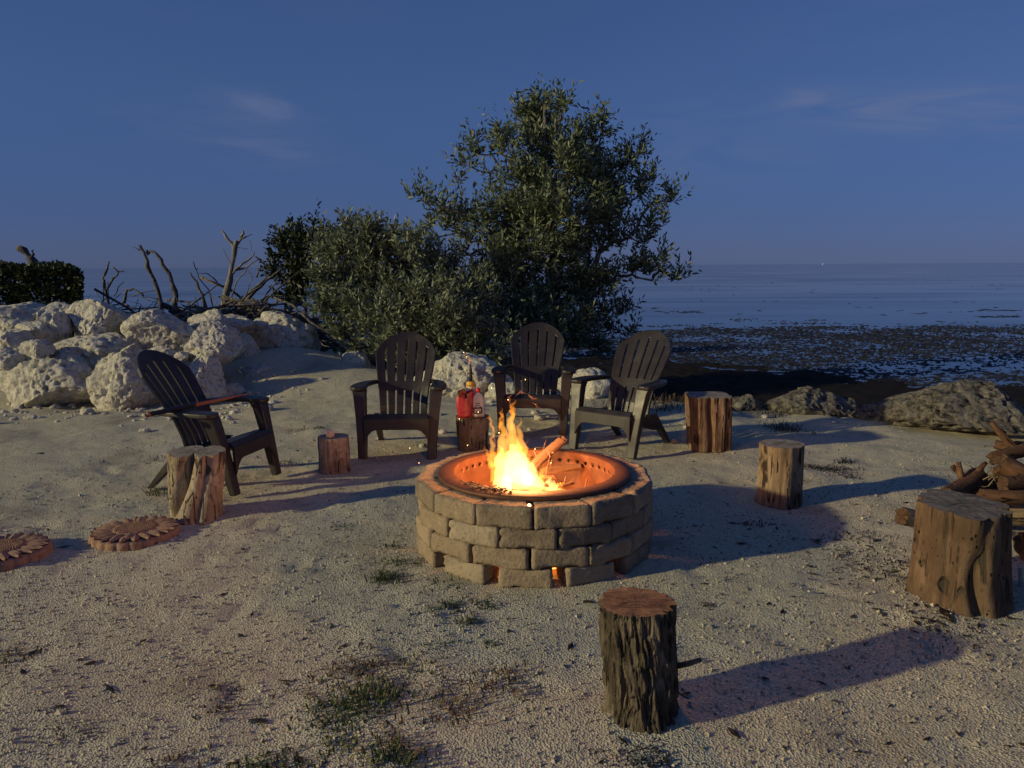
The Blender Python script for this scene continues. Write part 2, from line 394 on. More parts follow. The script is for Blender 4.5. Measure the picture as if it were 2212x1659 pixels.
# ------- SETTING
EX = [-90, -8, -5, -4, -3, -2, -1, 0, 1, 1.6, 2.5, 3.5, 4.2, 5, 8, 90]
EY = [13, 12.6, 12.2, 12.0, 12.0, 11.0, 10.2, 9.5, 9.1, 8.7, 8.4, 8.1, 7.8, 7.8, 8.3, 9]
SX = [-90, -10, -4, 0, 3.3, 5.2, 6.65, 8, 12, 90]
SY = [26, 22, 19, 18, 16.6, 14.9, 12.9, 12.4, 12.2, 14]
WATER_Z = -0.42
def _prints():
    rs = np.random.RandomState(77); o = []
    for k in range(26):
        a = rs.uniform(0, 6.28); x, y = rs.uniform(-3.2, 3.4), rs.uniform(1.9, 8.2)
        for j in range(rs.randint(3, 7)):
            s_ = 1 if j % 2 else -1; fx, fy = x + math.cos(a)*.62*j - math.sin(a)*.11*s_, y + math.sin(a)*.62*j + math.cos(a)*.11*s_
            if math.hypot(fx-.12, fy-4.34) > .9 and fy < 8.4: o.append((fx, fy, a + s_*.15, rs.uniform(.11, .15), rs.uniform(.006, .014)))
    return o
PRINTS = _prints()
def ground_z(x, y):
    x = np.asarray(x, float); y = np.asarray(y, float)
    P = np.stack([x, y, 0*x], -1).reshape(-1, 3)
    n1 = (fbm(P*.55, 3, 5) - .5).reshape(x.shape); n2 = (fbm(P*2.3 + 9, 3, 8) - .5).reshape(x.shape); n3 = (fbm(P*7 + 3, 3, 12) - .5).reshape(x.shape)
    near = np.exp(-((x-.12)**2 + (y-4.34)**2)/1.2)
    z = n1*.10*(1-near) * sstep(2.0, 6.0, np.hypot(x, y-2)) + n2*.05*(1-.8*near) + n3*.018
    z = z + .34*sstep(-1.6, -4.0, x)*sstep(8.8, 11.2, y) + .30*np.exp(-((x+2.75)/.95)**2 - ((y-10.5)/.85)**2) + .08*np.exp(-((x+1.7)/.8)**2 - ((y-9.6)/.8)**2) + .07*sstep(6.6, 8.6, y)*sstep(3.5, 1.0, np.abs(x))
    for fx, fy, fa, fl, fd in PRINTS:
        m = (np.abs(x-fx) < .4) & (np.abs(y-fy) < .4)
        if not m.any(): continue
        u = (x[m]-fx)*math.cos(fa) + (y[m]-fy)*math.sin(fa); v = -(x[m]-fx)*math.sin(fa) + (y[m]-fy)*math.cos(fa); q = (u/fl)**2 + (v/(fl*.42))**2
        z[m] += -fd*np.exp(-q**2) + fd*.55*np.exp(-(np.sqrt(q)-1.35)**2*9)
    ed = np.interp(x, EX, EY) + n2*.7; sh = np.interp(x, SX, SY)
    t = sstep(-.2, 1.5, y - ed)
    q = (y - ed - 1.5) / np.maximum(sh - ed - 1.5, .5)
    zb = -.30 - .12*q + n2*.10*sstep(.3, 1, q) + n3*.08
    zb = np.where(q > 1, -.42 - .03*(y - sh) + n2*.08*np.exp(-np.maximum(y-sh, 0)/1.5), zb)
    zb = np.maximum(zb, -3)
    return z*(1-t) + zb*t, sstep(-.05, 1.0, y - ed)
GRID = {}
def gz(x, y):
    xs, ys, Z = GRID['g']; i = min(max(int(np.searchsorted(xs, x)) - 1, 0), len(xs)-2); j = min(max(int(np.searchsorted(ys, y)) - 1, 0), len(ys)-2)
    a = (x-xs[i])/(xs[i+1]-xs[i]); b = (y-ys[j])/(ys[j+1]-ys[j])
    return float((Z[j, i]*(1-a) + Z[j, i+1]*a)*(1-b) + (Z[j+1, i]*(1-a) + Z[j+1, i+1]*a)*b)
def build_ground():
    def axis(segs):
        o = []
        for a, b, s in segs: o += list(np.arange(a, b, s))
        return np.array(o + [segs[-1][1]])
    xs = axis([(-95, -30, 8), (-30, -9, 1.0), (-9, -3.6, .10), (-3.6, 3.6, .045), (3.6, 9, .09), (9, 30, 1.0), (30, 95, 8)])
    ys = axis([(-95, -20, 8), (-20, 0, 1.0), (0, 1.8, .2), (1.8, 9, .045), (9, 20, .11), (20, 34, .6), (34, 60, 5)])
    X, Y = np.meshgrid(xs, ys); Z, W = ground_z(X, Y); GRID['g'] = (xs, ys, Z)
    v = np.stack([X, Y, Z], -1).reshape(-1, 3); nx, ny = len(xs), len(ys)
    i = (np.arange(ny-1)[:, None]*nx + np.arange(nx-1)[None]).ravel()
    f = np.stack([i, i+1, i+1+nx, i+nx], -1)
    me = mesh('ground', v, f, M['sand'])
    at = me.attributes.new('wrack', 'FLOAT', 'POINT'); at.data.foreach_set('value', W.ravel().astype(np.float32))
    o = obj('ground', me); tag(o, 'pale crushed coral sand around the fire pit, dark with wrack towards the sea', kind='structure')
    # sea: one sheet out to the horizon
    xs = axis([(-5000, -200, 800), (-200, -40, 20), (-40, 40, 2), (40, 200, 20), (200, 5000, 800)]); ys = axis([(10, 60, 2), (60, 300, 20), (300, 6500, 400)])
    X, Y = np.meshgrid(xs, ys); v = np.stack([X, Y, 0*X + WATER_Z], -1).reshape(-1, 3); nx, ny = len(xs), len(ys)
    i = (np.arange(ny-1)[:, None]*nx + np.arange(nx-1)[None]).ravel()
    o = obj('sea', mesh('sea', v, np.stack([i, i+1, i+1+nx, i+nx], -1), M['water'])); tag(o, 'calm dusk-blue sea reaching the horizon', kind='structure')
build_ground()

# ------------------------------------------------------------------ rocks
_ico = {}
def ico(sub):
    if sub not in _ico:
        b = bmesh.new(); bmesh.ops.create_icosphere(b, subdivisions=sub, radius=1)
        b.verts.ensure_lookup_table()
        _ico[sub] = (np.array([v.co[:] for v in b.verts]), [tuple(v.index for v in f.verts) for f in b.faces]); b.free()
    return _ico[sub]
def rock_mesh(name, dim, seed, mat, sub=5, block=3.0, rough=.16):
    p, f = ico(sub); p = p.copy(); rs = np.random.RandomState(seed)
    q, _ = np.linalg.qr(rs.randn(3, 3)); u = p @ q
    s = (np.abs(u)**block).sum(1)**(-1/block); u = u * s[:, None]
    for k in range(7):
        n = rs.randn(3); n /= np.linalg.norm(n); d = rs.uniform(.62, .9)
        e = np.maximum(0, u @ n - d); u = u - e[:, None]*n*.9
    u = u @ q.T; u /= np.abs(u).max(0)
    o = rs.rand(3)*50; p = p*(np.array(dim)/np.prod(dim)**(1/3))
    r = 1 + rough*2*(fbm(p*1.7+o, 3, seed) - .5) + rough*1.0*(fbm(p*4.5+o, 3, seed+3) - .5)
    pit = np.maximum(0, fbm(p*8+o, 3, seed+5) - .53); r = r - pit*.55*rough/.16*.8
    u = u * r[:, None] * (np.array(dim)/2)
    return mesh(name, u, f, mat)
GROUP_L = 'pale boulders of the rock wall'
ROCKS = [  # px centre x, y, width, height, depth Y, label, group
 (95, 842, 200, 112, 8.9, 'long low pale boulder at the foot of the wall, at the left edge', 6, 3.4),
 (195, 768, 165, 80, 9.5, 'sloping rough pale boulder above the long low boulder, left of the chair back', 6, 3.0),
 (262, 832, 122, 148, 8.75, 'tall yellowish boulder directly behind the leftmost chair back', 6, 3.2),
 (430, 838, 108, 112, 9.0, 'pale boulder seen between chair back and far armrest of the leftmost chair', 6, 2.8),
 (455, 752, 112, 98, 9.5, 'round pale boulder perched beside the top of the leftmost chair', 6, 2.4),
 (336, 724, 132, 98, 9.7, 'pitted pale boulder on the wall just above the leftmost chair back', 6, 2.6),
 (190, 702, 122, 90, 9.9, 'large smooth pale boulder topping the wall right of the hedge', 6, 3.0),
 (117, 712, 46, 70, 9.75, 'narrow upright boulder leaning against the large smooth top boulder', 5, 2.6),
 (108, 687, 95, 60, 10.6, 'back row boulder under the right end of the hedge', 5, 2.8),
 (25, 688, 125, 70, 10.5, 'back row boulder under the hedge at the left edge', 5, 3.0),
 (68, 721, 80, 52, 9.6, 'dark-pitted boulder in the second row below the hedge', 5, 2.4),
 (12, 708, 66, 40, 9.95, 'small knobbly boulder at the left edge, upper row', 5, 2.4),
 (10, 744, 84, 66, 9.35, 'hollowed boulder at the left edge, middle row', 5, 2.5),
 (73, 760, 62, 46, 9.1, 'smooth egg-shaped rock resting on the long low boulder', 5, 2.3),
 (16, 778, 78, 48, 9.05, 'squat rock at the left edge, just above the long low boulder', 5, 2.5),
 (270, 697, 46, 34, 10.1, 'small rock at the top of the wall below the driftwood', 5, 2.4),
 (440, 706, 84, 62, 10.35, 'pale rock behind the round perched boulder, below the dead tree', 5, 2.6),
 (497, 708, 96, 48, 10.7, 'flat pale rock at the back, below the bleached dead tree', 5, 3.0),
 (603, 746, 172, 120, 11.0, 'biggest pale boulder, at the right end of the rock wall', 6, 2.7),
 (520, 762, 70, 70, 10.4, 'rock wedged left of the biggest boulder', 5, 2.6),
 (390, 772, 34, 22, 9.35, 'small stone wedged under the round perched boulder', 4, 2.4),
 (150, 795, 90, 60, 9.2, 'rough rock between the long low boulder and the sloping boulder', 5, 2.6),
 (345, 800, 90, 90, 9.3, 'rock hidden mostly behind the leftmost chair back', 5, 2.6),
 (762, 798, 62, 64, 10.3, 'pale rock half hidden by the left side of the second chair back', 5, 2.4),
 (994, 832, 205, 116, 9.2, 'broad pitted boulder behind the bottles and the torch', 6, 2.5),
 (1095, 862, 90, 70, 8.9, 'rock behind the left armrest of the chair beyond the fire', 5, 2.5),
 (1272, 850, 124, 84, 8.9, 'pale rock seen between the two right-hand chairs', 5, 2.5),
 (560, 818, 95, 50, 9.9, 'half-buried pale rock on the bank below the biggest boulder', 5, 2.6),
 (648, 806, 92, 46, 10.3, 'low rock at the sandy foot of the biggest boulder', 5, 2.6),
 (500, 850, 60, 36, 9.3, 'small rock on the bank right of the leftmost chair armrest', 5, 2.4),
 (1180, 872, 70, 50, 8.7, 'rock behind the right armrest of the chair beyond the fire', 5, 2.4),
 ]
ROCKS_R = [
 (1612, 888, 70, 62, 8.2, 'grey rock overgrown with dry grass beside the grooved stump', 5, 2.4),
 (1760, 884, 188, 78, 8.2, 'long rounded grey boulder in front of the dark wrack', 6, 2.5),
 (1920, 908, 114, 58, 7.9, 'small low grey rock left of the massive boulder', 5, 2.4),
 (2130, 892, 300, 108, 7.35, 'massive grey boulder at the right edge above the firewood', 6, 3.4),
 ]
for k, (x, y, w, h, Y, lab, sub, blk) in enumerate(ROCKS + ROCKS_R):
    c = A(x, y, Y); dpt = Y*1.0
    dim = (w/1703*dpt*1.16, max(w, h)/1703*dpt*.95, h/1703*dpt*1.18)
    right = k >= len(ROCKS)
    o = obj('boulder', rock_mesh('boulder', dim, 40+k, M['rock_grey_dim' if right else 'rock'], sub, blk, .17 if w > 60 else .14), None, c + Vector((0, dim[1]*.25, 0)))
    tag(o, lab, 'rock', 'grey rocks along the beach' if right else GROUP_L)
def rubble():
    rs = np.random.RandomState(4); V = []; F = []; p, f = ico(2); n = 0
    for k in range(250):
        if k < 140: x, y = rs.uniform(-6.0, -2.6), rs.normal(8.5, .35)
        elif k < 190: x, y = rs.normal(-3.0, .35), rs.normal(9.3, .5)
        else: x, y = rs.uniform(-1.4, 4.2), rs.normal(8.0, .6)
        s = rs.gamma(1.6, .014) + .006
        u = p * (1 + .5*(vnoise(p*1.6 + k*7, 3) - .5))[:, None] * s * np.array([1, rs.uniform(.7, 1.1), rs.uniform(.5, .8)])
        V.append(u + [x, y, gz(x, y) + s*.2]); F += [(a+n, b+n, c+n) for a, b, c in f]; n += len(p)
    o = obj('rubble', mesh('rubble', np.concatenate(V), F, M['rock'], False)); tag(o, 'small loose coral stones strewn at the foot of the boulders', 'rubble', kind='stuff')
rubble()

def pebbles():
    rs = np.random.RandomState(9); N = 30000
    x = rs.uniform(-3.6, 3.8, N); y = 1.75 + rs.beta(1.05, 2.2, N)*6.5
    keep = ((x-.12)**2 + (y-4.34)**2 > .72**2) & (np.abs(x) < y*.75 + .3)
    x, y = x[keep], y[keep]; z = ground_z(x, y)[0]; n = len(x)
    s = rs.gamma(3.0, .0013, n) + .0018
    base = np.array([(1, 0, 0), (-.5, .87, 0), (-.5, -.87, 0), (.1, .05, .8), (0, 0, -.6)]); tri = np.array([(0, 1, 3), (1, 2, 3), (2, 0, 3), (1, 0, 4), (2, 1, 4), (0, 2, 4)])
    a = rs.uniform(0, 6.28, n); ca, sa = np.cos(a), np.sin(a)
    b = base[None] * (1 + .5*(rs.rand(n, 5, 1) - .5)) * s[:, None, None]
    P = np.stack([b[..., 0]*ca[:, None] - b[..., 1]*sa[:, None], b[..., 0]*sa[:, None] + b[..., 1]*ca[:, None], b[..., 2]], -1)
    P += np.stack([x, y, z + s*.1], -1)[:, None]
    F = (tri[None] + (np.arange(n)*5)[:, None, None]).reshape(-1, 3)
    g = m_leaf('coral_grit', (.16, .14, .11), (.40, .355, .28), (.58, .525, .43)) 
    o = obj('gravel', mesh('gravel', P.reshape(-1, 3), F, g, False)); tag(o, 'loose coral gravel grains scattered over the sand', 'gravel', kind='stuff')
pebbles()

# ------------------------------------------------------------------ plants
def leaves_arrays(B, D, L, Wd, rs):
    """B base points, D unit directions, L lengths -> verts, tris of two-faceted leaves"""
    n = len(B); r = rs.randn(n, 3); s = np.cross(D, r); s /= np.linalg.norm(s, axis=1)[:, None] + 1e-9; nn = np.cross(s, D)
    w = L*Wd
    p0 = B; p1 = B + D*(L*.5)[:, None] + s*w[:, None] + nn*(w*.25)[:, None]; p2 = B + D*(L*.5)[:, None] - s*w[:, None] + nn*(w*.25)[:, None]; p3 = B + D*L[:, None] + nn*(L*.08)[:, None]
    V = np.stack([p0, p1, p3, p2], 1).reshape(-1, 3); i = np.arange(n)*4
    return V, np.concatenate([np.stack([i, i+1, i+2], -1), np.stack([i, i+2, i+3], -1)])
def norm(a): return a / (np.linalg.norm(a, axis=-1, keepdims=True) + 1e-9)
def woody(name, label, cat, base, trunk_pts, lumps, nodes_per_m3, leafmat, woodmat, seed, shoots=2.6, lpn=13, leaf=(.05, .085), wd=.2, up=.55, group=None, shoot_len=.28, clump=.0):
    rs = np.random.RandomState(seed)
    # lumps: (centre, radii) ellipsoids in metres
    Nn = []; Cc = []
    for c, r in lumps:
        n = max(8, int(nodes_per_m3 * r[0]*r[1]*r[2]*4.19))
        d = norm(rs.randn(n, 3)); rad = rs.rand(n)**(.45)
        wob = .6 + .45*vnoise(d*2.2 + seed + c[0]*3, seed)
        Nn.append(np.array(c) + d*(rad*wob)[:, None]*np.array(r)); Cc.append(np.tile(np.array(c), (n, 1)))
    Nn = np.concatenate(Nn); Cc = np.concatenate(Cc)
    keep = (Nn[:, 2] > -.15) & (fbm(Nn*np.array([2.0, 2.0, 2.6]) + seed, 2, seed+4) > np.where(Nn[:, 2] > 1.5, clump, clump - .12)); Nn, Cc = Nn[keep], Cc[keep]
    tp = np.array([list(p) for p in trunk_pts]); root = tp[0]
    P = list(tp); par = [-1] + list(range(len(tp)-1))
    order = np.argsort(np.linalg.norm(Nn - root, axis=1)); Nn, Cc = Nn[order], Cc[order]
    arr = np.zeros((len(tp) + len(Nn), 3)); arr[:len(tp)] = tp; dist = np.zeros(len(arr))
    for i in range(1, len(tp)): dist[i] = dist[i-1] + np.linalg.norm(tp[i]-tp[i-1])
    m = len(tp); par = par + [0]*len(Nn)
    for k in range(len(Nn)):
        d = np.linalg.norm(arr[:m] - Nn[k], axis=1); cost = d + .25*(dist[:m] + d) + np.where(arr[:m, 2] > Nn[k, 2] + .25, .5, 0)
        j = int(np.argmin(cost)); arr[m] = Nn[k]; par[m] = j; dist[m] = dist[j] + d[j]; m += 1
    cnt = np.ones(m)
    for i in np.argsort(-dist[:m]):
        if par[i] >= 0: cnt[par[i]] += cnt[i]
    rad = .0042 * cnt**.48
    root_e = empty(name, base); off = np.array(base)
    tr = MB(); br = MB()
    tr.tube([tuple(p-off) for p in tp], [max(rad[i], .03) for i in range(len(tp))], 9)
    for i in range(len(tp), m):
        a, b = arr[par[i]]-off, arr[i]-off; mid = (a+b)/2 + rs.randn(3)*.06*np.linalg.norm(a-b) + np.array([0, 0, -.04*np.linalg.norm(a-b)])
        br.tube([a, mid, b], [min(rad[par[i]]*.8, rad[i]*1.5), rad[i]*1.1, rad[i]], 4 if rad[i] < .012 else 6, cap=False)
    tr.build('trunk', woodmat, root_e); br.build('branches', woodmat, root_e)['kind'] = 'stuff'
    # leafy shoots
    ns = rs.poisson(shoots, len(Nn)); idx = np.repeat(np.arange(len(Nn)), ns); B0 = Nn[idx]
    D0 = norm(norm(B0 - Cc[idx])*.75 + np.array([0, 0, up]) + rs.randn(len(idx), 3)*.45)
    Ls = shoot_len * rs.uniform(.55, 1.25, len(idx))
    li = np.repeat(np.arange(len(idx)), lpn); t = np.tile((np.arange(lpn)+.5)/lpn, len(idx)) + rs.randn(len(li))*.03
    bend = np.array([0, 0, .35]) * (t**2)[:, None] * Ls[li][:, None]
    B = B0[li] + D0[li]*(t*Ls[li])[:, None] + bend
    r = norm(np.cross(D0[li], rs.randn(len(li), 3)))
    D = norm(D0[li]*.55 + r*.75 + np.array([0, 0, .28]))
    Ln = rs.uniform(leaf[0], leaf[1], len(li))
    V, F = leaves_arrays(B - off, D, Ln, wd, rs)
    o = obj('crown', mesh('crown', V, F, leafmat, False), root_e); o['kind'] = 'stuff'
    # shoot stems
    tag(root_e, label, cat, group); return root_e
def lump(x, y, rx, ry, Y, dy=None):
    s = Y/1703; c = A(x, y, Y); return ((c.x, c.y, c.z), (rx*s, (dy if dy else min(rx*s, 1.0)), ry*s))
def spray(x0, y0, x1, y1, r0, r1, Y, n=4):
    """a limb's foliage: lumps shrinking from the crown towards the tip"""
    o = []
    for k in range(n):
        t = k/(n-1); dz = .35*math.sin(x0*.7 + y1*1.3)
        o.append(lump(x0 + (x1-x0)*t, y0 + (y1-y0)*t, r0 + (r1-r0)*t, (r0 + (r1-r0)*t)*.72, Y + dz, (r0 + (r1-r0)*t)*Y/1703*1.1))
    return o
TY = 12.4
tb = A(1185, 800, TY); tb.z = -.35
TREE = [lump(1168, 318, 58, 46, TY), lump(1205, 380, 105, 60, TY), lump(1110, 400, 80, 58, TY), lump(1200, 460, 130, 62, TY-.3), lump(1090, 490, 85, 52, TY), lump(1160, 545, 120, 58, TY-.4), lump(1260, 525, 75, 32, TY), lump(1080, 600, 88, 56, TY-.6), lump(1250, 625, 85, 34, TY-.2), lump(1120, 690, 105, 56, TY-.8), lump(1215, 715, 90, 44, TY-1.0), lump(1160, 635, 70, 30, TY-.5)]
for q in [(1170, 285, 1172, 222, 38, 12), (1190, 285, 1224, 228, 28, 10), (1160, 290, 1138, 242, 26, 11), (1110, 360, 1075, 285, 42, 13), (1080, 360, 1000, 300, 38, 11), (1070, 390, 978, 338, 38, 11), (1080, 430, 992, 392, 38, 12),
          (1220, 320, 1290, 268, 42, 14), (1250, 350, 1300, 285, 40, 16), (1280, 380, 1385, 332, 46, 12), (1290, 400, 1360, 345, 40, 18), (1290, 440, 1450, 434, 52, 13), (1290, 450, 1402, 395, 44, 12), (1290, 485, 1440, 488, 48, 12), (1280, 500, 1390, 522, 36, 12),
          (1270, 590, 1470, 600, 48, 13), (1270, 585, 1430, 572, 44, 13), (1260, 605, 1400, 628, 44, 15), (1250, 670, 1352, 672, 46, 16), (1240, 710, 1355, 722, 46, 14), (1230, 730, 1310, 755, 40, 14),
          (1040, 480, 910, 430, 42, 10), (1020, 500, 898, 458, 38, 9), (1010, 510, 930, 495, 36, 11), (1030, 540, 960, 540, 44, 18)]:
    TREE += spray(*q, TY)
woody('mangrove_tree', 'tall dark green mangrove tree rising against the sky behind the chairs', 'tree', tuple(tb),
      [tb, A(1195, 740, TY), A(1190, 660, TY), A(1200, 570, TY), A(1190, 480, TY), A(1180, 390, TY), A(1175, 300, TY), A(1178, 225, TY)],
      TREE, 170, M['leaf'], M['dead'], 3, clump=.40, shoots=2.3, lpn=10, leaf=(.07, .12), wd=.16, shoot_len=.27)
SYY = 11.2
sb = A(900, 790, SYY); sb.z = -.3
SHRUB = [lump(790, 545, 46, 36, SYY), lump(745, 575, 48, 44, SYY), lump(830, 595, 84, 54, SYY), lump(925, 590, 72, 52, SYY+.3), lump(735, 640, 52, 50, SYY), lump(810, 660, 98, 62, SYY-.3), lump(920, 660, 98, 72, SYY-.4), lump(1010, 650, 72, 62, SYY-.3),
         lump(770, 725, 62, 42, SYY-.2), lump(880, 748, 98, 44, SYY-.6), lump(990, 745, 92, 48, SYY-.7), lump(1080, 757, 66, 40, SYY-.8), lump(850, 700, 80, 40, SYY-.8), lump(960, 700, 80, 45, SYY-.9)]
for q in [(790, 545, 745, 490, 32, 10), (800, 545, 800, 502, 32, 11), (830, 555, 834, 515, 34, 11), (760, 560, 700, 545, 36, 11), (740, 620, 690, 600, 34, 11), (740, 660, 688, 668, 34, 11), (880, 560, 895, 525, 34, 12)]:
    SHRUB += spray(*q, SYY)
woody('mangrove_shrub', 'broad silvery green mangrove shrub left of the tall tree, behind the second chair', 'shrub', tuple(sb),
      [sb, A(905, 730, SYY), A(880, 650, SYY), A(860, 580, SYY)],
      SHRUB, 240, M['leaf_silver'], M['dead'], 5, clump=.35, shoots=2.6, lpn=11, leaf=(.065, .105), wd=.16, shoot_len=.24)
FY = 15.5
fb = A(665, 760, FY); fb.z = -.35
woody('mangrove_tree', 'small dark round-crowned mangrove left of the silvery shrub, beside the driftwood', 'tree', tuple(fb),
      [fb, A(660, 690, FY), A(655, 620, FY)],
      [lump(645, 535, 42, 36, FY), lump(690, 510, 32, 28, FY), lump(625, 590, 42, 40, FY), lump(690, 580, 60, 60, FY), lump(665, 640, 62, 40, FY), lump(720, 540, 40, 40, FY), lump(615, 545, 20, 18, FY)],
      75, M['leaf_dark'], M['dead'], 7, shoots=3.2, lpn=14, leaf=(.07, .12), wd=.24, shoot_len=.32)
HY = 12.2
hb = A(60, 690, HY); hb.z = gz(hb.x, hb.y)
def hedge():
    rs = np.random.RandomState(12); e = empty('hedge', tuple(hb)); off = np.array(hb)
    x0, x1 = A(-260, 620, HY).x, A(172, 620, HY).x; z0, z1 = .3, A(100, 575, HY).z
    n = 34000; x = rs.uniform(x0, x1, n); y = rs.uniform(HY-.1, HY+1.0, n); z = z0 + (z1-z0)*rs.rand(n)
    face = rs.rand(n)
    y = np.where(face < .45, HY - .05 + rs.rand(n)*.15, y); z = np.where((face >= .45) & (face < .75), z1 - rs.rand(n)*.12, z); x = np.where((face >= .75) & (face < .9), x1 - rs.rand(n)*.12, x)
    rr = .25; dx = np.maximum(0, x - (x1-rr)); dz = np.maximum(0, z - (z1-rr)); q = np.hypot(dx, dz); k = np.where(q > rr, rr/np.maximum(q, 1e-6), 1); x = np.where(q > rr, x1-rr+dx*k, x); z = np.where(q > rr, z1-rr+dz*k, z)
    x = x*(y/HY)
    B = np.stack([x, y, z], -1) + (fbm(np.stack([x*3, y*3, z*3], -1), 2, 3) - .5)[:, None]*.18
    D = norm(rs.randn(n, 3)*.8 + np.array([.1, -.4, .5])); V, F = leaves_arrays(B - off, D, rs.uniform(.05, .09, n), .3, rs)
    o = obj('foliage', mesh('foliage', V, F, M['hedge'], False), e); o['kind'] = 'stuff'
    st = MB()
    for i in range(26):
        a = np.array([rs.uniform(x0, x1-.2), rs.uniform(HY+.2, HY+1.2), z0-.4]); b = a + np.array([rs.randn()*.1, rs.randn()*.1, (z1-z0)*.8+.4])
        st.tube([a-off, (a+b)/2-off + rs.randn(3)*.04, b-off], [.02, .014, .006], 5)
    st.build('stems', M['dead'], e)['kind'] = 'stuff'
    tag(e, 'clipped dark green hedge above the boulders at the left edge', 'hedge')
hedge()

# ------------------------------------------------------------------ driftwood
def limb(mb, pts, r0, r1, Y, rs, n=7, wob=.011):
    r0, r1 = r0*.95, r1*.95
    P = [A(x, y, Y + dy) for x, y, dy in [(*p, 0) if len(p) == 2 else p for p in pts]]
    q = []
    for i in range(len(P)-1):
        for k in range(3): q.append(P[i].lerp(P[i+1], k/3) + Vector((rs.randn()*wob, rs.randn()*wob, rs.randn()*wob)) * (1 if k else .3))
    q.append(P[-1]); m = len(q)
    mb.tube(q, [(r0 + (r1-r0)*i/(m-1)) * (1 + .15*rs.randn()*(0 < i < m-1)) for i in range(m)], n)
def snag(name, label, limbs, Y, seed, mat='dead'):
    rs = np.random.RandomState(seed); b = A(*limbs[0][0][0][:2], Y); e = empty(name, tuple(b))
    for i, (pts, r0, r1) in enumerate(limbs):
        mb = MB(); limb(mb, pts, r0, r1, Y, rs); mb.v = [tuple(Vector(v) - b) for v in mb.v]
        mb.build('trunk' if i == 0 else 'branch', M[mat], e)
    tag(e, label, 'driftwood', 'dead trees and branches behind the rock wall'); return e
DY = 14.2
snag('dead_tree', 'bleached forked dead tree standing tallest in the driftwood', [
    ([(478, 690), (490, 630), (505, 560), (512, 520)], .062, .0403), ([(508, 540), (495, 520), (480, 498)], .034, .0186), ([(510, 530), (520, 515), (524, 498)], .031, .0186), ([(520, 517), (532, 510), (545, 507)], .022, .0074),
    ([(498, 600), (510, 580), (532, 565), (550, 545)], .028, .0112), ([(505, 585), (535, 575), (562, 558)], .022, .0093), ([(500, 570), (488, 550), (477, 532)], .009, .0050), ([(512, 535), (535, 537)], .007, .0037), ([(540, 520, .2), (545, 545, .2)], .005, .0031)], DY, 21, 'bleach')
snag('dead_tree', 'straight leaning dead trunk left of the crooked one', [([(352, 690), (345, 640), (325, 590), (312, 550), (302, 530)], .046, .0279), ([(303, 541), (285, 532)], .009, .0037), ([(345, 650), (335, 645), (300, 640)], .015, .0062)], DY, 22)
snag('dead_tree', 'crooked dead trunk with a hooked tip', [([(372, 685), (380, 640), (370, 600), (350, 570), (338, 548), (325, 542), (320, 550), (317, 540)], .043, .0174)], DY, 23)
snag('dead_branch', 'Y-shaped dead branch right of the hedge', [([(240, 670), (225, 620), (221, 600), (232, 580), (236, 565)], .034, .0112), ([(227, 630), (245, 600), (258, 586), (268, 587)], .025, .0087), ([(256, 588), (243, 577)], .014, .0087), ([(245, 640), (262, 612), (268, 608)], .012, .0062)], DY, 24)
snag('dead_branch', 'slanting dead branch left of the bleached dead tree', [([(450, 690), (440, 650), (425, 610), (412, 588)], .046, .0087), ([(465, 680, .3), (455, 640, .3), (430, 600, .3), (418, 565, .3)], .014, .0074), ([(470, 610, .3), (450, 592, .3), (430, 590, .3)], .014, .0074), ([(425, 585, .3), (428, 578, .3)], .006, .0037)], DY, 25)
snag('dead_branch', 'low bent dead branch between the Y-shaped branch and the leaning trunk', [([(268, 655), (274, 625), (295, 628), (310, 640)], .028, .0155), ([(285, 640), (305, 632), (335, 628)], .012, .0062)], DY, 26)
snag('dead_branch', 'long dead limb slanting up toward the dark round mangrove', [([(500, 690), (540, 640), (575, 605), (612, 580)], .046, .0217), ([(520, 650, -.3), (560, 615, -.3), (585, 590, -.3)], .025, .0112), ([(540, 665, -.2), (580, 640, -.2), (620, 640, -.2)], .025, .0093), ([(555, 600), (562, 572)], .019, .0099)], DY, 27)
snag('dead_branch', 'bleached thin root arching in front of the dead tree', [([(480, 700), (510, 610), (535, 580), (545, 600), (530, 640)], .014, .0074), ([(478, 700), (500, 660), (530, 730)], .014, .0074)], DY-.5, 28, 'bleach')
snag('dead_tree', 'broken dark stub of a dead tree poking above the hedge', [([(85, 640), (72, 565), (55, 545), (40, 537)], .081, .0620), ([(68, 560), (72, 548), (72, 540)], .031, .0124)], 14.6, 29)
snag('dead_branch', 'bare twig at the left edge above the hedge', [([(12, 600), (8, 572), (0, 560)], .012, .0062), ([(0, 565), (-8, 555)], .012, .0062)], 14.6, 30)
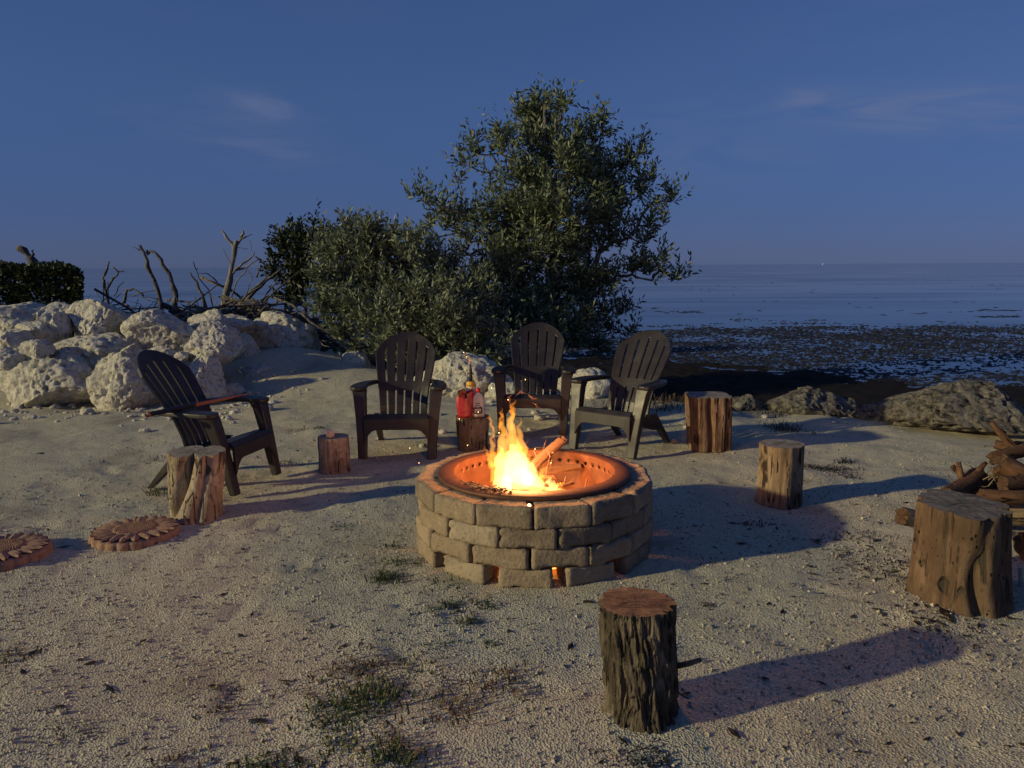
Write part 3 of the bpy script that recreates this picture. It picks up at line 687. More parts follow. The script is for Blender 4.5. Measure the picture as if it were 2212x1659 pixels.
def drift_pile():
    rs = np.random.RandomState(33); mb = MB()
    for k in range(230):
        cx = rs.uniform(150, 700); top = np.interp(cx, [150, 230, 330, 430, 500, 600, 700], [665, 675, 690, 685, 660, 665, 700])
        y = top + rs.rand()**1.2*(800-top)*.55; Y = DY + rs.uniform(-1.3, 1.2)
        c = A(cx, y, Y); a = rs.normal(0, .35) + (0 if rs.rand() < .8 else rs.choice([-1, 1])*.8); L = rs.gamma(3, .28) + .3; az = rs.uniform(-.9, .9)
        d = Vector((math.cos(a)*math.cos(az), math.sin(az), math.sin(a)*.8)); r = rs.gamma(2, .007) + .006
        w = Vector((0, 0, rs.randn()*.08*L)); p = [c - d*L/2, c - d*L/6 + w, c + d*L/6 + w*.7 + Vector(rs.randn(3))*.04, c + d*L/2]
        mb.tube(p, [r, r*.95, r*.8, r*.45], 6)
    for k in range(160):   # fine brushwood
        c = A(rs.uniform(160, 690), rs.uniform(660, 740), DY + rs.uniform(-1, 1)); L = rs.uniform(.3, .9); d = Vector((rs.randn(), rs.randn()*.6, rs.randn()*.5)).normalized()
        mb.tube([c - d*L/2, c + Vector(rs.randn(3))*.05, c + d*L/2], [.008, .006, .003], 4)
    o = mb.build('driftwood_pile', M['dead']); tag(o, 'tangled heap of grey driftwood branches behind the rock wall', 'driftwood', kind='stuff')
    # dark bank the heap lies on
drift_pile()
def bank():
    nx, ny = 90, 26; rs = np.random.RandomState(3)
    xs = np.linspace(-9.5, -2.6, nx); ys = np.linspace(12.2, 17, ny); X, Y = np.meshgrid(xs, ys)
    e = np.clip(np.minimum.reduce([(X+9.5)/.8, (-2.6-X)/1.4, (Y-12.2)/1.2, (17-Y)/2.2]), 0, 1); e = e*e*(3-2*e)
    Z = -.6 + e*(1.05 + .35*(fbm(np.stack([X, Y, 0*X], -1).reshape(-1, 3)*1.5, 4, 4).reshape(X.shape)-.5))
    i = (np.arange(ny-1)[:, None]*nx + np.arange(nx-1)[None]).ravel()
    t = MT('dark_wrack', .95, .1); p = t.pos(); t.col(t.ramp(t.noise(p, 12, 6, .7), [(.3, (.012, .01, .009)), (.6, (.03, .025, .022)), (.8, (.07, .06, .055))])); t.nor(t.bump(t.noise(p, 16, 5, .7), .08, 1))
    o = obj('wrack_bank', mesh('wrack_bank', np.stack([X, Y, Z], -1).reshape(-1, 3), np.stack([i, i+1, i+1+nx, i+nx], -1), t.m)); tag(o, 'dark bank of dried seaweed under the driftwood', kind='structure')
    # pale strip of sand beyond the dark shallows
    a, b = A(640, 712, 14.0), A(790, 706, 14.0); n = 30; v = []; f = []
    for k in range(n+1):
        c = a.lerp(b, k/n); w = .35*math.sin(math.pi*min(1, max(0, k/n)))**.5 + .01; zc = -.2 + c.z*0
        for q in range(7):
            s = q/6*2-1; v.append((c.x, 13.6 + s*w + .15*math.sin(k*.5), .12 - .5*abs(s)**2 + .03*math.sin(k*1.3)))
    for k in range(n):
        for q in range(6): i0 = k*7+q; f.append((i0, i0+7, i0+8, i0+1))
    o = obj('sand_bar', mesh('sand_bar', v, f, M['sand'])); tag(o, 'small pale sand bar left of the silvery shrub', kind='structure')
bank()

def seaweed():
    rs = np.random.RandomState(15); N = 170000
    y = np.where(rs.rand(N) < .93, 12.0 + 22*rs.rand(N)**.75, 30 + 70*rs.rand(N)); x = rs.uniform(-.45, 1.0, N)*y*.75 + rs.uniform(-1, 1, N)
    sh = np.interp(x, SX, SY); P = np.stack([x*.30, y*.42, 0*x], -1); d = fbm(P, 5, 7, .68); d2 = fbm(np.stack([x*.05, y*.12, 0*x], -1), 2, 9)
    band = .20*np.exp(-((y-23.0)/5.2)**4) + .20*np.exp(-((y-17.5)/3.5)**2) + .42*np.exp(-((y-sh)/1.8)**2) + .12*(d2-.5) - .06
    keep = (y > sh - .4) & (x > -11) & (d + band > .56 + .34*rs.rand(N)); x, y = x[keep][:30000], y[keep][:30000]; n = len(x)
    L = (rs.gamma(1.8, .026, n) + .02)*np.where(y > 29, 3.2, 1); W = L*rs.uniform(.25, .6, n)*np.where(y > 29, .8, 1); a = rs.normal(0, .4, n); m = 6
    th = 2*math.pi*np.arange(m)/m; r_ = rs.uniform(.55, 1.15, (n, m)); px_ = np.cos(th)*L[:, None]*r_; py_ = np.sin(th)*W[:, None]*r_
    V = np.zeros((n, m+1, 3)); V[:, :m, 0] = x[:, None] + px_*np.cos(a)[:, None] - py_*np.sin(a)[:, None]; V[:, :m, 1] = y[:, None] + px_*np.sin(a)[:, None] + py_*np.cos(a)[:, None]; V[:, :m, 2] = WATER_Z - .002
    V[:, m] = np.stack([x, y, WATER_Z + rs.uniform(.006, .022, n)], -1)
    F = np.stack([np.stack([np.arange(n)*(m+1)+q, np.arange(n)*(m+1)+(q+1) % m, np.arange(n)*(m+1)+m], -1) for q in range(m)], 1).reshape(-1, 3)
    o = obj('floating_seaweed', mesh('floating_seaweed', V.reshape(-1, 3), F, M['weed'], False)); tag(o, 'dark mats of seaweed floating on the calm shallows', 'seaweed', kind='stuff')
seaweed()
def boat():
    e = empty('distant_boat', (0, 0, 0)); c = A(1778, 568, 1500); c.z = WATER_Z; e.location = c; e.scale = (.4, .4, .4)
    h = MB(); h.loft([[(-6, -1.2, .6), (-6, 1.2, .6), (-6, 1.0, -.2), (-6, -1.0, -.2)], [(0, -1.8, .9), (0, 1.8, .9), (0, 1.3, -.2), (0, -1.3, -.2)], [(7, -.1, 1.6), (7, .1, 1.6), (6, .1, -.2), (6, -.1, -.2)]]); h.build('hull', M['whiteplast'], e)
    k = MB(); k.box((-1, 0, 1.8), (4, 2, 1.8)); k.build('cabin', M['whiteplast'], e)
    t = MT('boat_light'); t.b.inputs['Emission Color'].default_value = (1, .85, .6, 1); t.b.inputs['Emission Strength'].default_value = 3
    l = MB(); l.lathe([(.05, 0), (.7, .3), (.8, .8), (.5, 1.2), (.05, 1.4)], 10, (-1, 0, 2.9)); l.build('deck_light', t.m, e)
    tag(e, 'tiny lit boat far out on the horizon at the right', 'boat')
boat()

# ------- FIRE PIT
PX, PY, PR = .122, 4.34, .65
def block_mesh(w, d, h, seed, wedge=.80):
    rs = np.random.RandomState(seed); n = (14, 8, 7); V = []; idx = {}
    def vid(i, j, k):
        if (i, j, k) not in idx:
            u, v, q = i/n[0]*2-1, j/n[1]*2-1, k/n[2]*2-1; idx[(i, j, k)] = len(V); V.append((u, v, q))
        return idx[(i, j, k)]
    F = []
    for k, s in ((0, 1), (n[2], 0)):
        for i in range(n[0]):
            for j in range(n[1]):
                q = [vid(i, j, k), vid(i+1, j, k), vid(i+1, j+1, k), vid(i, j+1, k)]; F.append(tuple(reversed(q)) if s else tuple(q))
    for j, s in ((0, 0), (n[1], 1)):
        for i in range(n[0]):
            for k in range(n[2]):
                q = [vid(i, j, k), vid(i+1, j, k), vid(i+1, j, k+1), vid(i, j, k+1)]; F.append(tuple(reversed(q)) if s else tuple(q))
    for i, s in ((0, 1), (n[0], 0)):
        for j in range(n[1]):
            for k in range(n[2]):
                q = [vid(i, j, k), vid(i, j+1, k), vid(i, j+1, k+1), vid(i, j, k+1)]; F.append(tuple(reversed(q)) if s else tuple(q))
    P = np.array(V); hx, hy, hz = w/2, d/2, h/2; r = .0115
    Q = P * [hx, hy, hz]; inner = np.clip(Q, [-hx+r, -hy+r, -hz+r], [hx-r, hy-r, hz-r]); dv = Q - inner; L = np.linalg.norm(dv, axis=1, keepdims=True)
    Q = np.where(L > 1e-6, inner + dv/np.maximum(L, 1e-6)*np.minimum(L, r), Q)
    nn = norm(P**5 + 1e-6)
    edge = np.sort(np.abs(P), 1)[:, 1]
    amp = .010*(fbm(Q*12 + seed*5, 3, seed) - .5) + .008*(fbm(Q*38 + seed*3, 2, seed+1) - .5) - .10*np.maximum(0, fbm(Q*17+seed, 2, seed+2) - .58)*(edge > .75)
    Q = Q + nn*amp[:, None]
    Q[:, 0] *= 1 + (wedge-1)*(Q[:, 1] + hy)/d      # narrower towards the pit (+y)
    return mesh('stone_block', Q, F, M['block'])
pit = empty('fire_pit', (PX, PY, 0)); tag(pit, 'round fire pit ring of four courses of tan stone blocks', 'fire pit')
def build_pit():
    rs = np.random.RandomState(2)
    vari = [block_mesh(.289, .175, .1025, 60+k) for k in range(8)]; vari_top = [block_mesh(.289, .165, .113, 80+k) for k in range(6)]; low = [block_mesh(.272, .17, .10, 90+k, .84) for k in range(5)]
    for zc, n, off, vs_, rr in ((.352, 14, -1.7, vari_top, .648), (.247, 14, 8.8, vari, .652), (.146, 14, -3.6, vari, .658), (.045, 12, 9.5, low, .655)):
        for k in range(n):
            a = R(-90 + off + (k+.5)*360/n) + rs.randn()*.006; d = .0825 if vs_ is vari_top else .087
            o = obj('stone_block', vs_[rs.randint(len(vs_))], pit); rad = rr - d + rs.randn()*.004
            o.location = (rad*math.cos(a), rad*math.sin(a), zc + rs.randn()*.0012)
            o.rotation_euler = (rs.randn()*.008, rs.randn()*.008, a + math.pi/2 + rs.randn()*.012)
            # face outward: local -y must point away from the centre
build_pit()
def build_liner():
    e = empty('steel_fire_ring', (PX, PY, 0)); ri = .452; zt = .435
    fl = MB(); fl.lathe([(ri, zt-.004), (ri+.012, zt+.002), (.50, zt-.002), (.533, zt-.006), (.543, zt-.012), (.543, zt-.03), (.538, zt-.03), (.536, zt-.014), (.5, zt-.008), (ri+.004, zt-.006)], 120, cap=False)
    fl.build('rim_flange', M['steel'], e)
    # wall with a row of round air holes
    n = 48; mb = MB(); z0, z1, zh = .385, .425, .0
    hz, hw, hr = .378, .019, .0115
    V = []; F = []
    def P(a, z, r=ri): V.append((r*math.cos(a), r*math.sin(a), z)); return len(V)-1
    da = 2*math.pi/n
    for k in range(n):
        a0 = k*da
        # square cell with octagonal hole
        out = []; inn = []
        for q in range(8):
            t = math.pi/4*q; m = max(abs(math.cos(t)), abs(math.sin(t)))
            out.append(P(a0 + math.cos(t)/m*da/2, hz + math.sin(t)/m*hw)); inn.append(P(a0 + math.cos(t)*hr/ri, hz + math.sin(t)*hr))
        back = [P(a0 + math.cos(math.pi/4*q)*hr/ri, hz + math.sin(math.pi/4*q)*hr, ri+.006) for q in range(8)]
        for q in range(8):
            w = (q+1) % 8; F.append((out[q], out[w], inn[w], inn[q])); F.append((inn[q], inn[w], back[w], back[q]))
        for zz0, zz1 in ((hz+hw, zt-.004), (.22, hz-hw), (.105, .22)):
            b = [P(a0-da/2, zz0), P(a0, zz0), P(a0+da/2, zz0), P(a0+da/2, zz1), P(a0, zz1), P(a0-da/2, zz1)]
            F.append((b[0], b[1], b[4], b[5])); F.append((b[1], b[2], b[3], b[4]))
    me = mesh('perforated_wall', V, F, M['steel']); bm = bmesh.new(); bm.from_mesh(me); bmesh.ops.remove_doubles(bm, verts=bm.verts, dist=.0004); bm.to_mesh(me); bm.free()
    obj('perforated_wall', me, e)
    tag(e, 'rusty steel fire ring with round air holes, set inside the stone pit', 'fire ring')
    # ash and ember bed
    n = 26; v = [(0, 0, .14)]; f = []
    rs = np.random.RandomState(3)
    for i in range(1, 9):
        for k in range(n):
            a = 2*math.pi*k/n; r = .50*i/8; v.append((r*math.cos(a), r*math.sin(a), .03 + .11*(1-(i/8)**2) + rs.randn()*.012))
    for k in range(n): f.append((0, 1+k, 1+(k+1) % n))
    for i in range(7):
        for k in range(n): a = 1+i*n+k; b = 1+i*n+(k+1) % n; f.append((a, a+n, b+n, b))
    o = obj('ember_bed', mesh('ember_bed', v, f, M['ember']), None, (PX, PY, 0)); tag(o, 'glowing bed of embers and ash inside the fire ring', 'embers', kind='stuff')
    # crumbs of bark lying on the rim
    V = []; F = []; n = 0; p, fc = ico(1)
    for k in range(110):
        a = R(-90 + rs.normal(-33, 9)); r = rs.normal(.475, .02); s = rs.uniform(.003, .009)
        u = p*s*np.array([1.4, 1, .6])*(1+.4*rs.randn(len(p), 1)*.5); V.append(u + [PX + r*math.cos(a), PY + r*math.sin(a), zt + .003]); F += [tuple(i+n for i in q) for q in fc]; n += len(p)
    o = obj('bark_crumbs', mesh('bark_crumbs', np.concatenate(V), F, M['red'], False)); tag(o, 'crumbs of bark scattered on the near left of the steel rim', 'bark', kind='stuff')
build_liner()

# ------------------------------------------------------------------ wood in the fire
def log_obj(name, label, p0, p1, r0, r1, mat, seed, cutmat=None, n=18, m=16, group=None, cat='firewood', bend=.03, knob=.12, stubs=()):
    rs = np.random.RandomState(seed); p0, p1 = Vector(p0), Vector(p1); L = (p1-p0).length; d = (p1-p0).normalized()
    q = d.to_track_quat('Z', 'Y'); e = empty(name, tuple(p0)); e.rotation_mode = 'QUATERNION'; e.rotation_quaternion = q
    V = []; bx, by = rs.randn(2)*bend*L
    for i in range(m+1):
        t = i/m; z = t*L; cx, cy_ = bx*math.sin(t*3.14), by*math.sin(t*3.14); r = r0 + (r1-r0)*t
        th = np.arange(n)/n*2*math.pi
        pp = np.stack([np.cos(th)*1.6, np.sin(th)*1.6, np.full(n, z/max(r0, .01)*.35)], -1) + seed*3.7
        rr = r*(1 + knob*2*(fbm(pp, 3, seed) - .5) + knob*.8*(vnoise(pp*3.1, seed+2) - .5))
        for k in range(n): V.append((cx + rr[k]*math.cos(th[k]), cy_ + rr[k]*math.sin(th[k]), z + (rs.randn()*.15*r if i in (0, m) else 0)))
    F = [(i*n+k, i*n+(k+1) % n, (i+1)*n+(k+1) % n, (i+1)*n+k) for i in range(m) for k in range(n)]
    obj('bark', mesh('bark', V, F, M[mat]), e)
    for nm, base in (('cut_end', 0), ('cut_end', m*n)):
        c = np.mean(np.array(V[base:base+n]), 0); vv = [tuple(c)] + V[base:base+n]
        ff = [(0, 1+k, 1+(k+1) % n) if base else (0, 1+(k+1) % n, 1+k) for k in range(n)]
        obj(nm, mesh(nm, vv, ff, M[cutmat or 'cut_grey'], False), e)
    for (t, ang, ln, sr) in stubs:
        c = Vector((bx*math.sin(t*3.14), by*math.sin(t*3.14), t*L)); dd = Vector((math.cos(ang), math.sin(ang), .35)).normalized()
        mb = MB(); mb.tube([c, c + dd*ln*.5 + Vector(rs.randn(3))*.006, c + dd*ln], [sr*1.2, sr, sr*.7], 7); mb.build('branch_stub', M[mat], e)
    tag(e, label, cat, group); return e
log_obj('fire_log', 'thick reddish branch leaning out of the fire to the upper right', A(1128, 1030, 4.42), A(1216, 950, 4.72), .034, .030, 'red', 1, 'cut_red', stubs=((.45, .8, .07, .010), (.62, 3.0, .05, .007), (.9, 5.2, .06, .005)), bend=.02)
log_obj('fire_log', 'pale horizontal branch lying right of the flames', A(1150, 1018, 4.55), A(1254, 1008, 4.66), .026, .021, 'red', 2, 'cut_grey', stubs=((.35, 1.4, .07, .006),))
log_obj('fire_log', 'thin pale stick just below the horizontal branch', A(1135, 1030, 4.44), A(1196, 1031, 4.52), .012, .011, 'red', 3)
log_obj('fire_log', 'short forked stick at the right inside of the fire ring', A(1203, 1052, 4.44), A(1240, 1043, 4.5), .013, .010, 'red', 4, stubs=((.5, 1.2, .05, .004), (.7, 2.2, .05, .004)))
log_obj('fire_log', 'thick fibrous log burning at the front right of the fire', A(1105, 1070, 4.22), A(1240, 1085, 4.28), .075, .065, 'red', 5, 'cut_red')
log_obj('fire_log', 'charred log under the left of the flames', A(1060, 1085, 4.18), A(1150, 1060, 4.36), .05, .04, 'brown', 6)
def twigs_fire():
    for i, (pts, lab) in enumerate([
        ([(1160, 1000, 4.6), (1172, 975, 4.66), (1180, 950, 4.7)], 'thin curved twig rising behind the flames'),
        ([(1178, 1035, 4.5), (1185, 1000, 4.52), (1188, 985, 4.52), (1183, 972, 4.54)], 'upright twig crossing the thick reddish branch'),
        ([(1180, 1045, 4.42), (1195, 1028, 4.44), (1205, 1040, 4.45)], 'small crossed twig under the horizontal branch'),
        ([(1255, 1070, 4.42), (1265, 1050, 4.44), (1268, 1035, 4.46)], 'thin glowing twig at the far right inside the ring')]):
        mb = MB(); P = [A(*p) for p in pts]; b = P[0]; mb.tube([p-b for p in P], [.007 - .004*k/len(P) for k in range(len(P))], 6)
        tag(mb.build('twig', M['red'], None, loc=b), lab, 'twig', 'twigs in the fire')
twigs_fire()

# ------------------------------------------------------------------ flames
def build_fire():
    e = empty('fire', (PX, PY, .1)); off = Vector((PX, PY, .1)); rs = np.random.RandomState(8)
    def tongue(pts, rad, mat, sq=.6, n=10, wob=.012):
        P = [A(*p) for p in pts]; q = []; rr = []
        m = 12
        for i in range(m+1):
            t = i/m*(len(P)-1); k = min(int(t), len(P)-2); f = t-k
            w = math.sin(i*1.9 + rs.rand()*.6)*wob*(i/m)
            q.append(P[k].lerp(P[k+1], f) - off + Vector((w, w*.5, 0))); kk = min(int(t), len(rad)-2); rr.append(max(.0012, rad[kk] + (rad[kk+1]-rad[kk])*f) * (1 + .12*rs.randn()*(0 < i < m)))
        mb = MB(); mb.tube(q, rr, n, sq=sq); mb.build('flame_tongue', M[mat], e)
    Y = 4.24
    tongue([(1120, 1090, Y), (1118, 1040, Y), (1112, 990, Y), (1105, 960, Y)], [.10, .115, .085, .01], 'flame_core', .8)
    tongue([(1150, 1090, Y-.04), (1150, 1050, Y), (1140, 1010, Y), (1132, 985, Y)], [.09, .085, .05, .005], 'flame_core', .8)
    tongue([(1185, 1090, Y-.05), (1190, 1065, Y-.03), (1188, 1045, Y), (1183, 1030, Y)], [.07, .06, .035, .005], 'flame_core', .8)
    tongue([(1085, 1090, Y), (1085, 1040, Y), (1082, 1000, Y), (1080, 960, Y)], [.06, .06, .045, .005], 'flame_core', .8)
    tongue([(1110, 1030, Y), (1112, 970, Y), (1102, 920, Y), (1112, 872, Y)], [.085, .06, .032, .002], 'flame_mid', .7)
    tongue([(1090, 1020, Y), (1085, 960, Y), (1088, 930, Y), (1082, 890, Y)], [.06, .05, .025, .002], 'flame_mid', .7)
    tongue([(1125, 1020, Y), (1128, 970, Y), (1120, 930, Y), (1126, 900, Y)], [.05, .04, .02, .002], 'flame_mid', .7)
    tongue([(1070, 1040, Y+.03), (1066, 990, Y+.03), (1062, 955, Y+.03), (1068, 925, Y+.03)], [.045, .03, .018, .002], 'flame_mid', .7)
    tongue([(1105, 930, Y), (1108, 895, Y), (1104, 880, Y), (1114, 862, Y)], [.012, .022, .018, .001], 'flame_tip')
    tongue([(1078, 935, Y+.02), (1080, 915, Y+.02), (1084, 895, Y+.02), (1083, 880, Y+.02)], [.004, .018, .014, .001], 'flame_tip')
    tongue([(1070, 960, Y), (1064, 925, Y), (1058, 905, Y), (1055, 893, Y)], [.004, .014, .012, .001], 'flame_tip')
    tongue([(1062, 1010, Y), (1056, 985, Y), (1050, 972, Y), (1043, 962, Y)], [.03, .02, .01, .001], 'flame_tip')
    tongue([(1140, 1010, Y), (1143, 985, Y), (1136, 965, Y), (1140, 945, Y)], [.03, .016, .008, .001], 'flame_tip')
    tongue([(1165, 1060, Y), (1170, 1030, Y), (1168, 1015, Y), (1172, 1000, Y)], [.04, .03, .014, .001], 'flame_tip')
    tongue([(1210, 1080, Y), (1208, 1060, Y), (1212, 1048, Y), (1206, 1038, Y)], [.03, .02, .01, .001], 'flame_tip')
    for p0, p1, p2, r in (((1104, 878, Y+.1), (1100, 862, Y+.1), (1104, 848, Y+.1), .010), ((1112, 858, Y+.1), (1124, 846, Y+.1), (1138, 852, Y+.1), .009), ((1138, 850, Y+.12), (1150, 860, Y+.12), (1162, 862, Y+.12), .011), ((1146, 868, Y+.12), (1158, 874, Y+.12), (1170, 890, Y+.12), .007)):
        tongue([p0, p1, p1, p2], [.001, r, r*.9, .001], 'flame_red', .6, wob=.012)
    for k in range(22):      # ragged licks round the body of the fire
        x0 = 1062 + 150*rs.rand(); y0 = 1070 - 85*rs.rand()*max(.15, 1 - abs(x0-1108)/90); h = rs.uniform(22, 60)*max(.45, 1 - abs(x0-1105)/120); yy = Y + rs.uniform(-.09, .09); dx = rs.randn()*7
        tongue([(x0, y0, yy), (x0 + dx*.4, y0 - h*.4, yy), (x0 - dx*.3, y0 - h*.7, yy), (x0 + dx, y0 - h, yy)], [.006, rs.uniform(.010, .022), rs.uniform(.006, .012), .001], 'flame_tip' if rs.rand() < .6 else 'flame_mid', .6, 8, .018)
    tag(e, 'bright orange flames leaping from the fire pit', 'fire')
    for nm, loc, pw, rd in (('fire_glow', (PX-.06, PY-.06, .62), 56, .10), ('ember_glow', (PX, PY, .20), 16, .08)):
        ld = bpy.data.lights.new(nm, 'POINT'); ld.energy = pw; ld.color = (1.0, .40, .12); ld.shadow_soft_size = rd
        lo = bpy.data.objects.new(nm, ld); C.objects.link(lo); lo.parent = e; lo.location = Vector(loc) - off
build_fire()
def ember_drop():
    t = MT('ember_hot'); t.b.inputs['Emission Color'].default_value = (1, .6, .2, 1); t.b.inputs['Emission Strength'].default_value = 9
    c = G(1143, 1093, .408); p, f = ico(2); u = p*np.array([.009, .008, .012])*(1 + .3*(vnoise(p*2, 3)-.5))[:, None]
    o = obj('ember', mesh('ember', u, f, t.m), None, c); tag(o, 'small glowing ember on the front joint of the top stone course', 'ember')
ember_drop()
def sparks():
    t = MT('spark_glow'); t.b.inputs['Emission Color'].default_value = (1, .55, .18, 1); t.b.inputs['Emission Strength'].default_value = 6
    V = []; F = []; n = 0; p, f = ico(1)
    for x, y, Y in ((1033, 890, 4.5), (1078, 935, 4.4), (992, 905, 4.6), (1156, 970, 4.5), (1010, 962, 4.3), (1062, 838, 4.7), (1190, 1000, 4.3), (885, 968, 4.6), (905, 1000, 4.2), (1135, 820, 4.6)):
        c = A(x, y, Y); V.append(p*np.array([.0016, .0016, .0032]) + np.array(c)); F += [tuple(i+n for i in q) for q in f]; n += len(p)
    tag(obj('sparks', mesh('sparks', np.concatenate(V), F, t.m)), 'tiny glowing sparks drifting above the fire', 'sparks', kind='stuff')
sparks()

# ------- CHAIRS
def back_surface():
    """moulded back with slots, x across, s up the back; returns mesh"""
    ns, slot = 6, .011
    def hw(s): return float(np.interp(s, [0, .12, .30, .42, .58, .66, .80], [.200, .205, .222, .245, .268, .272, .272]))
    def pos(u, s, w=None):
        x = u*hw(s); y = float(np.interp(s, [0, .15, .35, .55, .80], [.09, .14, .245, .365, .525])); z = float(np.interp(s, [0, .15, .35, .55, .80], [.235, .37, .55, .735, .962]))
        return (x, y - .055*u*u*min(1, s/.3), z)
    cols = []; tot = 2.0; gap = .062; sw = (tot - gap*(ns-1))/ns; u = -1
    for k in range(ns):
        cols += [(u, 'slat'), (u + sw/2, 'slat')]; u += sw
        if k < ns-1: cols.append((u, 'gap')); u += gap
    us = [c[0] for c in cols] + [1.0]; kinds = [c[1] for c in cols]
    def top(u): return .625 + .175*max(0, 1 - abs(u)**2.1)**.8
    rows = []
    segs = [('bar', 0, .05, 1), ('slot', .05, .275, 5), ('bar', .275, .355, 2), ('slot', .355, None, 7), ('cap', None, None, 2)]
    def sval(name, u, i, n):
        t = i/n
        if name == 'u': return .355 + (top(u) - .075 - .355)*t
        return top(u) - .075 + .075*t
    grid = []; rk = []
    for i in range(2): grid.append([(.05*i) for _ in us])
    rk = ['bar']
    for i in range(1, 6): grid.append([.05 + .225*i/5 for _ in us]); rk.append('slot')
    for i in range(1, 3): grid.append([.275 + .08*i/2 for _ in us]); rk.append('bar')
    for i in range(1, 8): grid.append([sval('u', u, i, 7) for u in us]); rk.append('slot')
    for i in range(1, 3): grid.append([sval('c', u, i, 2) for u in us]); rk.append('bar')
    V = [pos(u, s) for g in grid for u, s in zip(us, g)]; n = len(us); F = []
    for r in range(len(grid)-1):
        for c in range(n-1):
            if rk[r] == 'slot' and kinds[c] == 'gap': continue
            a = r*n+c; F.append((a, a+1, a+1+n, a+n))
    return mesh('backrest', V, F, M['plastic'], False)
def make_chair():
    e = empty('adirondack_chair')
    b = obj('backrest', back_surface(), e); s = b.modifiers.new('solid', 'SOLIDIFY'); s.thickness = .02; s.offset = 1; bevel(b, .004, 2)
    # seat: five boards following the dished side profile
    prof = [(-.335, .335), (-.30, .362), (-.22, .355), (-.13, .327), (-.04, .298), (.05, .270), (.13, .250)]
    for k in range(6):
        (y0, z0), (y1, z1) = prof[k], prof[k+1]; g = .006 if k else 0.0; dy, dz = y1-y0, z1-z0; L = math.hypot(dy, dz); y0 += dy/L*g; z0 += dz/L*g
        mb = MB(); w0 = .262 - .008*k; w1 = .262 - .008*(k+1); nx, nz = -dz/L*.018, dy/L*.018
        mb.loft([[(-w0, y0, z0), (w0, y0, z0), (w0, y0-nx, z0-nz), (-w0, y0-nx, z0-nz)], [(-w1, y1, z1), (w1, y1, z1), (w1, y1-nx, z1-nz), (-w1, y1-nx, z1-nz)]])
        bevel(mb.build('seat_slat', M['plastic'], e, False), .004)
    # apron under the seat front, arched below
    n = 16; top = [(-.265 + .53*i/n, -.345, .335) for i in range(n+1)]
    bot = []
    for i in range(n+1):
        x = -.265 + .53*i/n; bot.append((x, -.352, .245 - .11*max(0, (abs(x)-.17)/.095)**2))
    mb = MB(); mb.add(top + bot + [(x, y+.022, z) for x, y, z in top] + [(x, y+.022, z) for x, y, z in bot],
        [(i, i+1+0, n+2+i, n+1+i)[::-1] for i in range(n)] + [(2*(n+1)+i, 2*(n+1)+i+1, 3*(n+1)+i+1, 3*(n+1)+i) for i in range(n)]
        + [(i, i+1, 2*(n+1)+i+1, 2*(n+1)+i)[::-1] for i in range(n)] + [(n+1+i, n+2+i, 3*(n+1)+i+1, 3*(n+1)+i) for i in range(n)] + [(0, n+1, 3*(n+1), 2*(n+1)), (n, 3*n+2, 4*n+3, 2*n+1)])
    me = mesh('apron', mb.v, mb.f, M['plastic'], False); bm = bmesh.new(); bm.from_mesh(me); bmesh.ops.recalc_face_normals(bm, faces=bm.faces); bm.to_mesh(me); bm.free()
    bevel(obj('apron', me, e), .004)
    for sgn in (-1, 1):
        # front leg: broad face, deeper side flange, leaning back up to the arm
        mb = MB(); secs = []
        for t, yc, z, xo, w, d in ((0, -.365, 0.0, .318, .072, .050), (.3, -.335, .16, .326, .080, .062), (.62, -.298, .34, .340, .086, .072), (.9, -.258, .515, .362, .100, .085), (1, -.245, .556, .374, .112, .10)):
            secs.append([(sgn*(xo-w), yc, z), (sgn*xo, yc, z), (sgn*xo, yc+d, z), (sgn*(xo-w), yc+d, z)])
        mb.loft(secs); me = mesh('front_leg', mb.v, mb.f, M['plastic'], False); bm = bmesh.new(); bm.from_mesh(me); bmesh.ops.recalc_face_normals(bm, faces=bm.faces); bm.to_mesh(me); bm.free()
        bevel(obj('front_leg', me, e), .008, 3)
        # armrest paddle
        outer = [(.30, -.262), (.345, -.268), (.378, -.255), (.392, -.225), (.396, -.17), (.390, -.08), (.372, .02), (.345, .12), (.305, .215), (.262, .275), (.222, .285)]
        inner = [(.222, .215), (.245, .15), (.262, .06), (.268, -.03), (.266, -.12), (.262, -.19), (.268, -.24)]
        def az(y): return .575 + .012*math.cos((y+.1)*5)
        ring = [(sgn*x, y) for x, y in outer + inner]; m = len(ring)
        V = [(x, y, az(y)) for x, y in ring] + [(x, y, az(y)-.032) for x, y in ring]
        F = [tuple(range(m)), tuple(reversed(range(m, 2*m)))] + [(k, m+k, m+(k+1) % m, (k+1) % m) for k in range(m)]
        me = mesh('armrest', V, F, M['plastic'], False); bm = bmesh.new(); bm.from_mesh(me); bmesh.ops.recalc_face_normals(bm, faces=bm.faces); bm.to_mesh(me); bm.free()
        bevel(obj('armrest', me, e), .009, 3)
        # rear leg and side rail
        mb = MB(); secs = []
        for yc, z, xo, w, d in ((.365, 0, .268, .045, .045), (.25, .12, .266, .05, .07), (.13, .235, .262, .05, .11), (.06, .30, .258, .045, .14)):
            secs.append([(sgn*(xo-w), yc-d/2, z), (sgn*xo, yc-d/2, z), (sgn*xo, yc+d/2, z), (sgn*(xo-w), yc+d/2, z)])
        mb.loft(secs); me = mesh('rear_leg', mb.v, mb.f, M['plastic'], False); bm = bmesh.new(); bm.from_mesh(me); bmesh.ops.recalc_face_normals(bm, faces=bm.faces); bm.to_mesh(me); bm.free()
        bevel(obj('rear_leg', me, e), .006)
        mb = MB(); secs = []
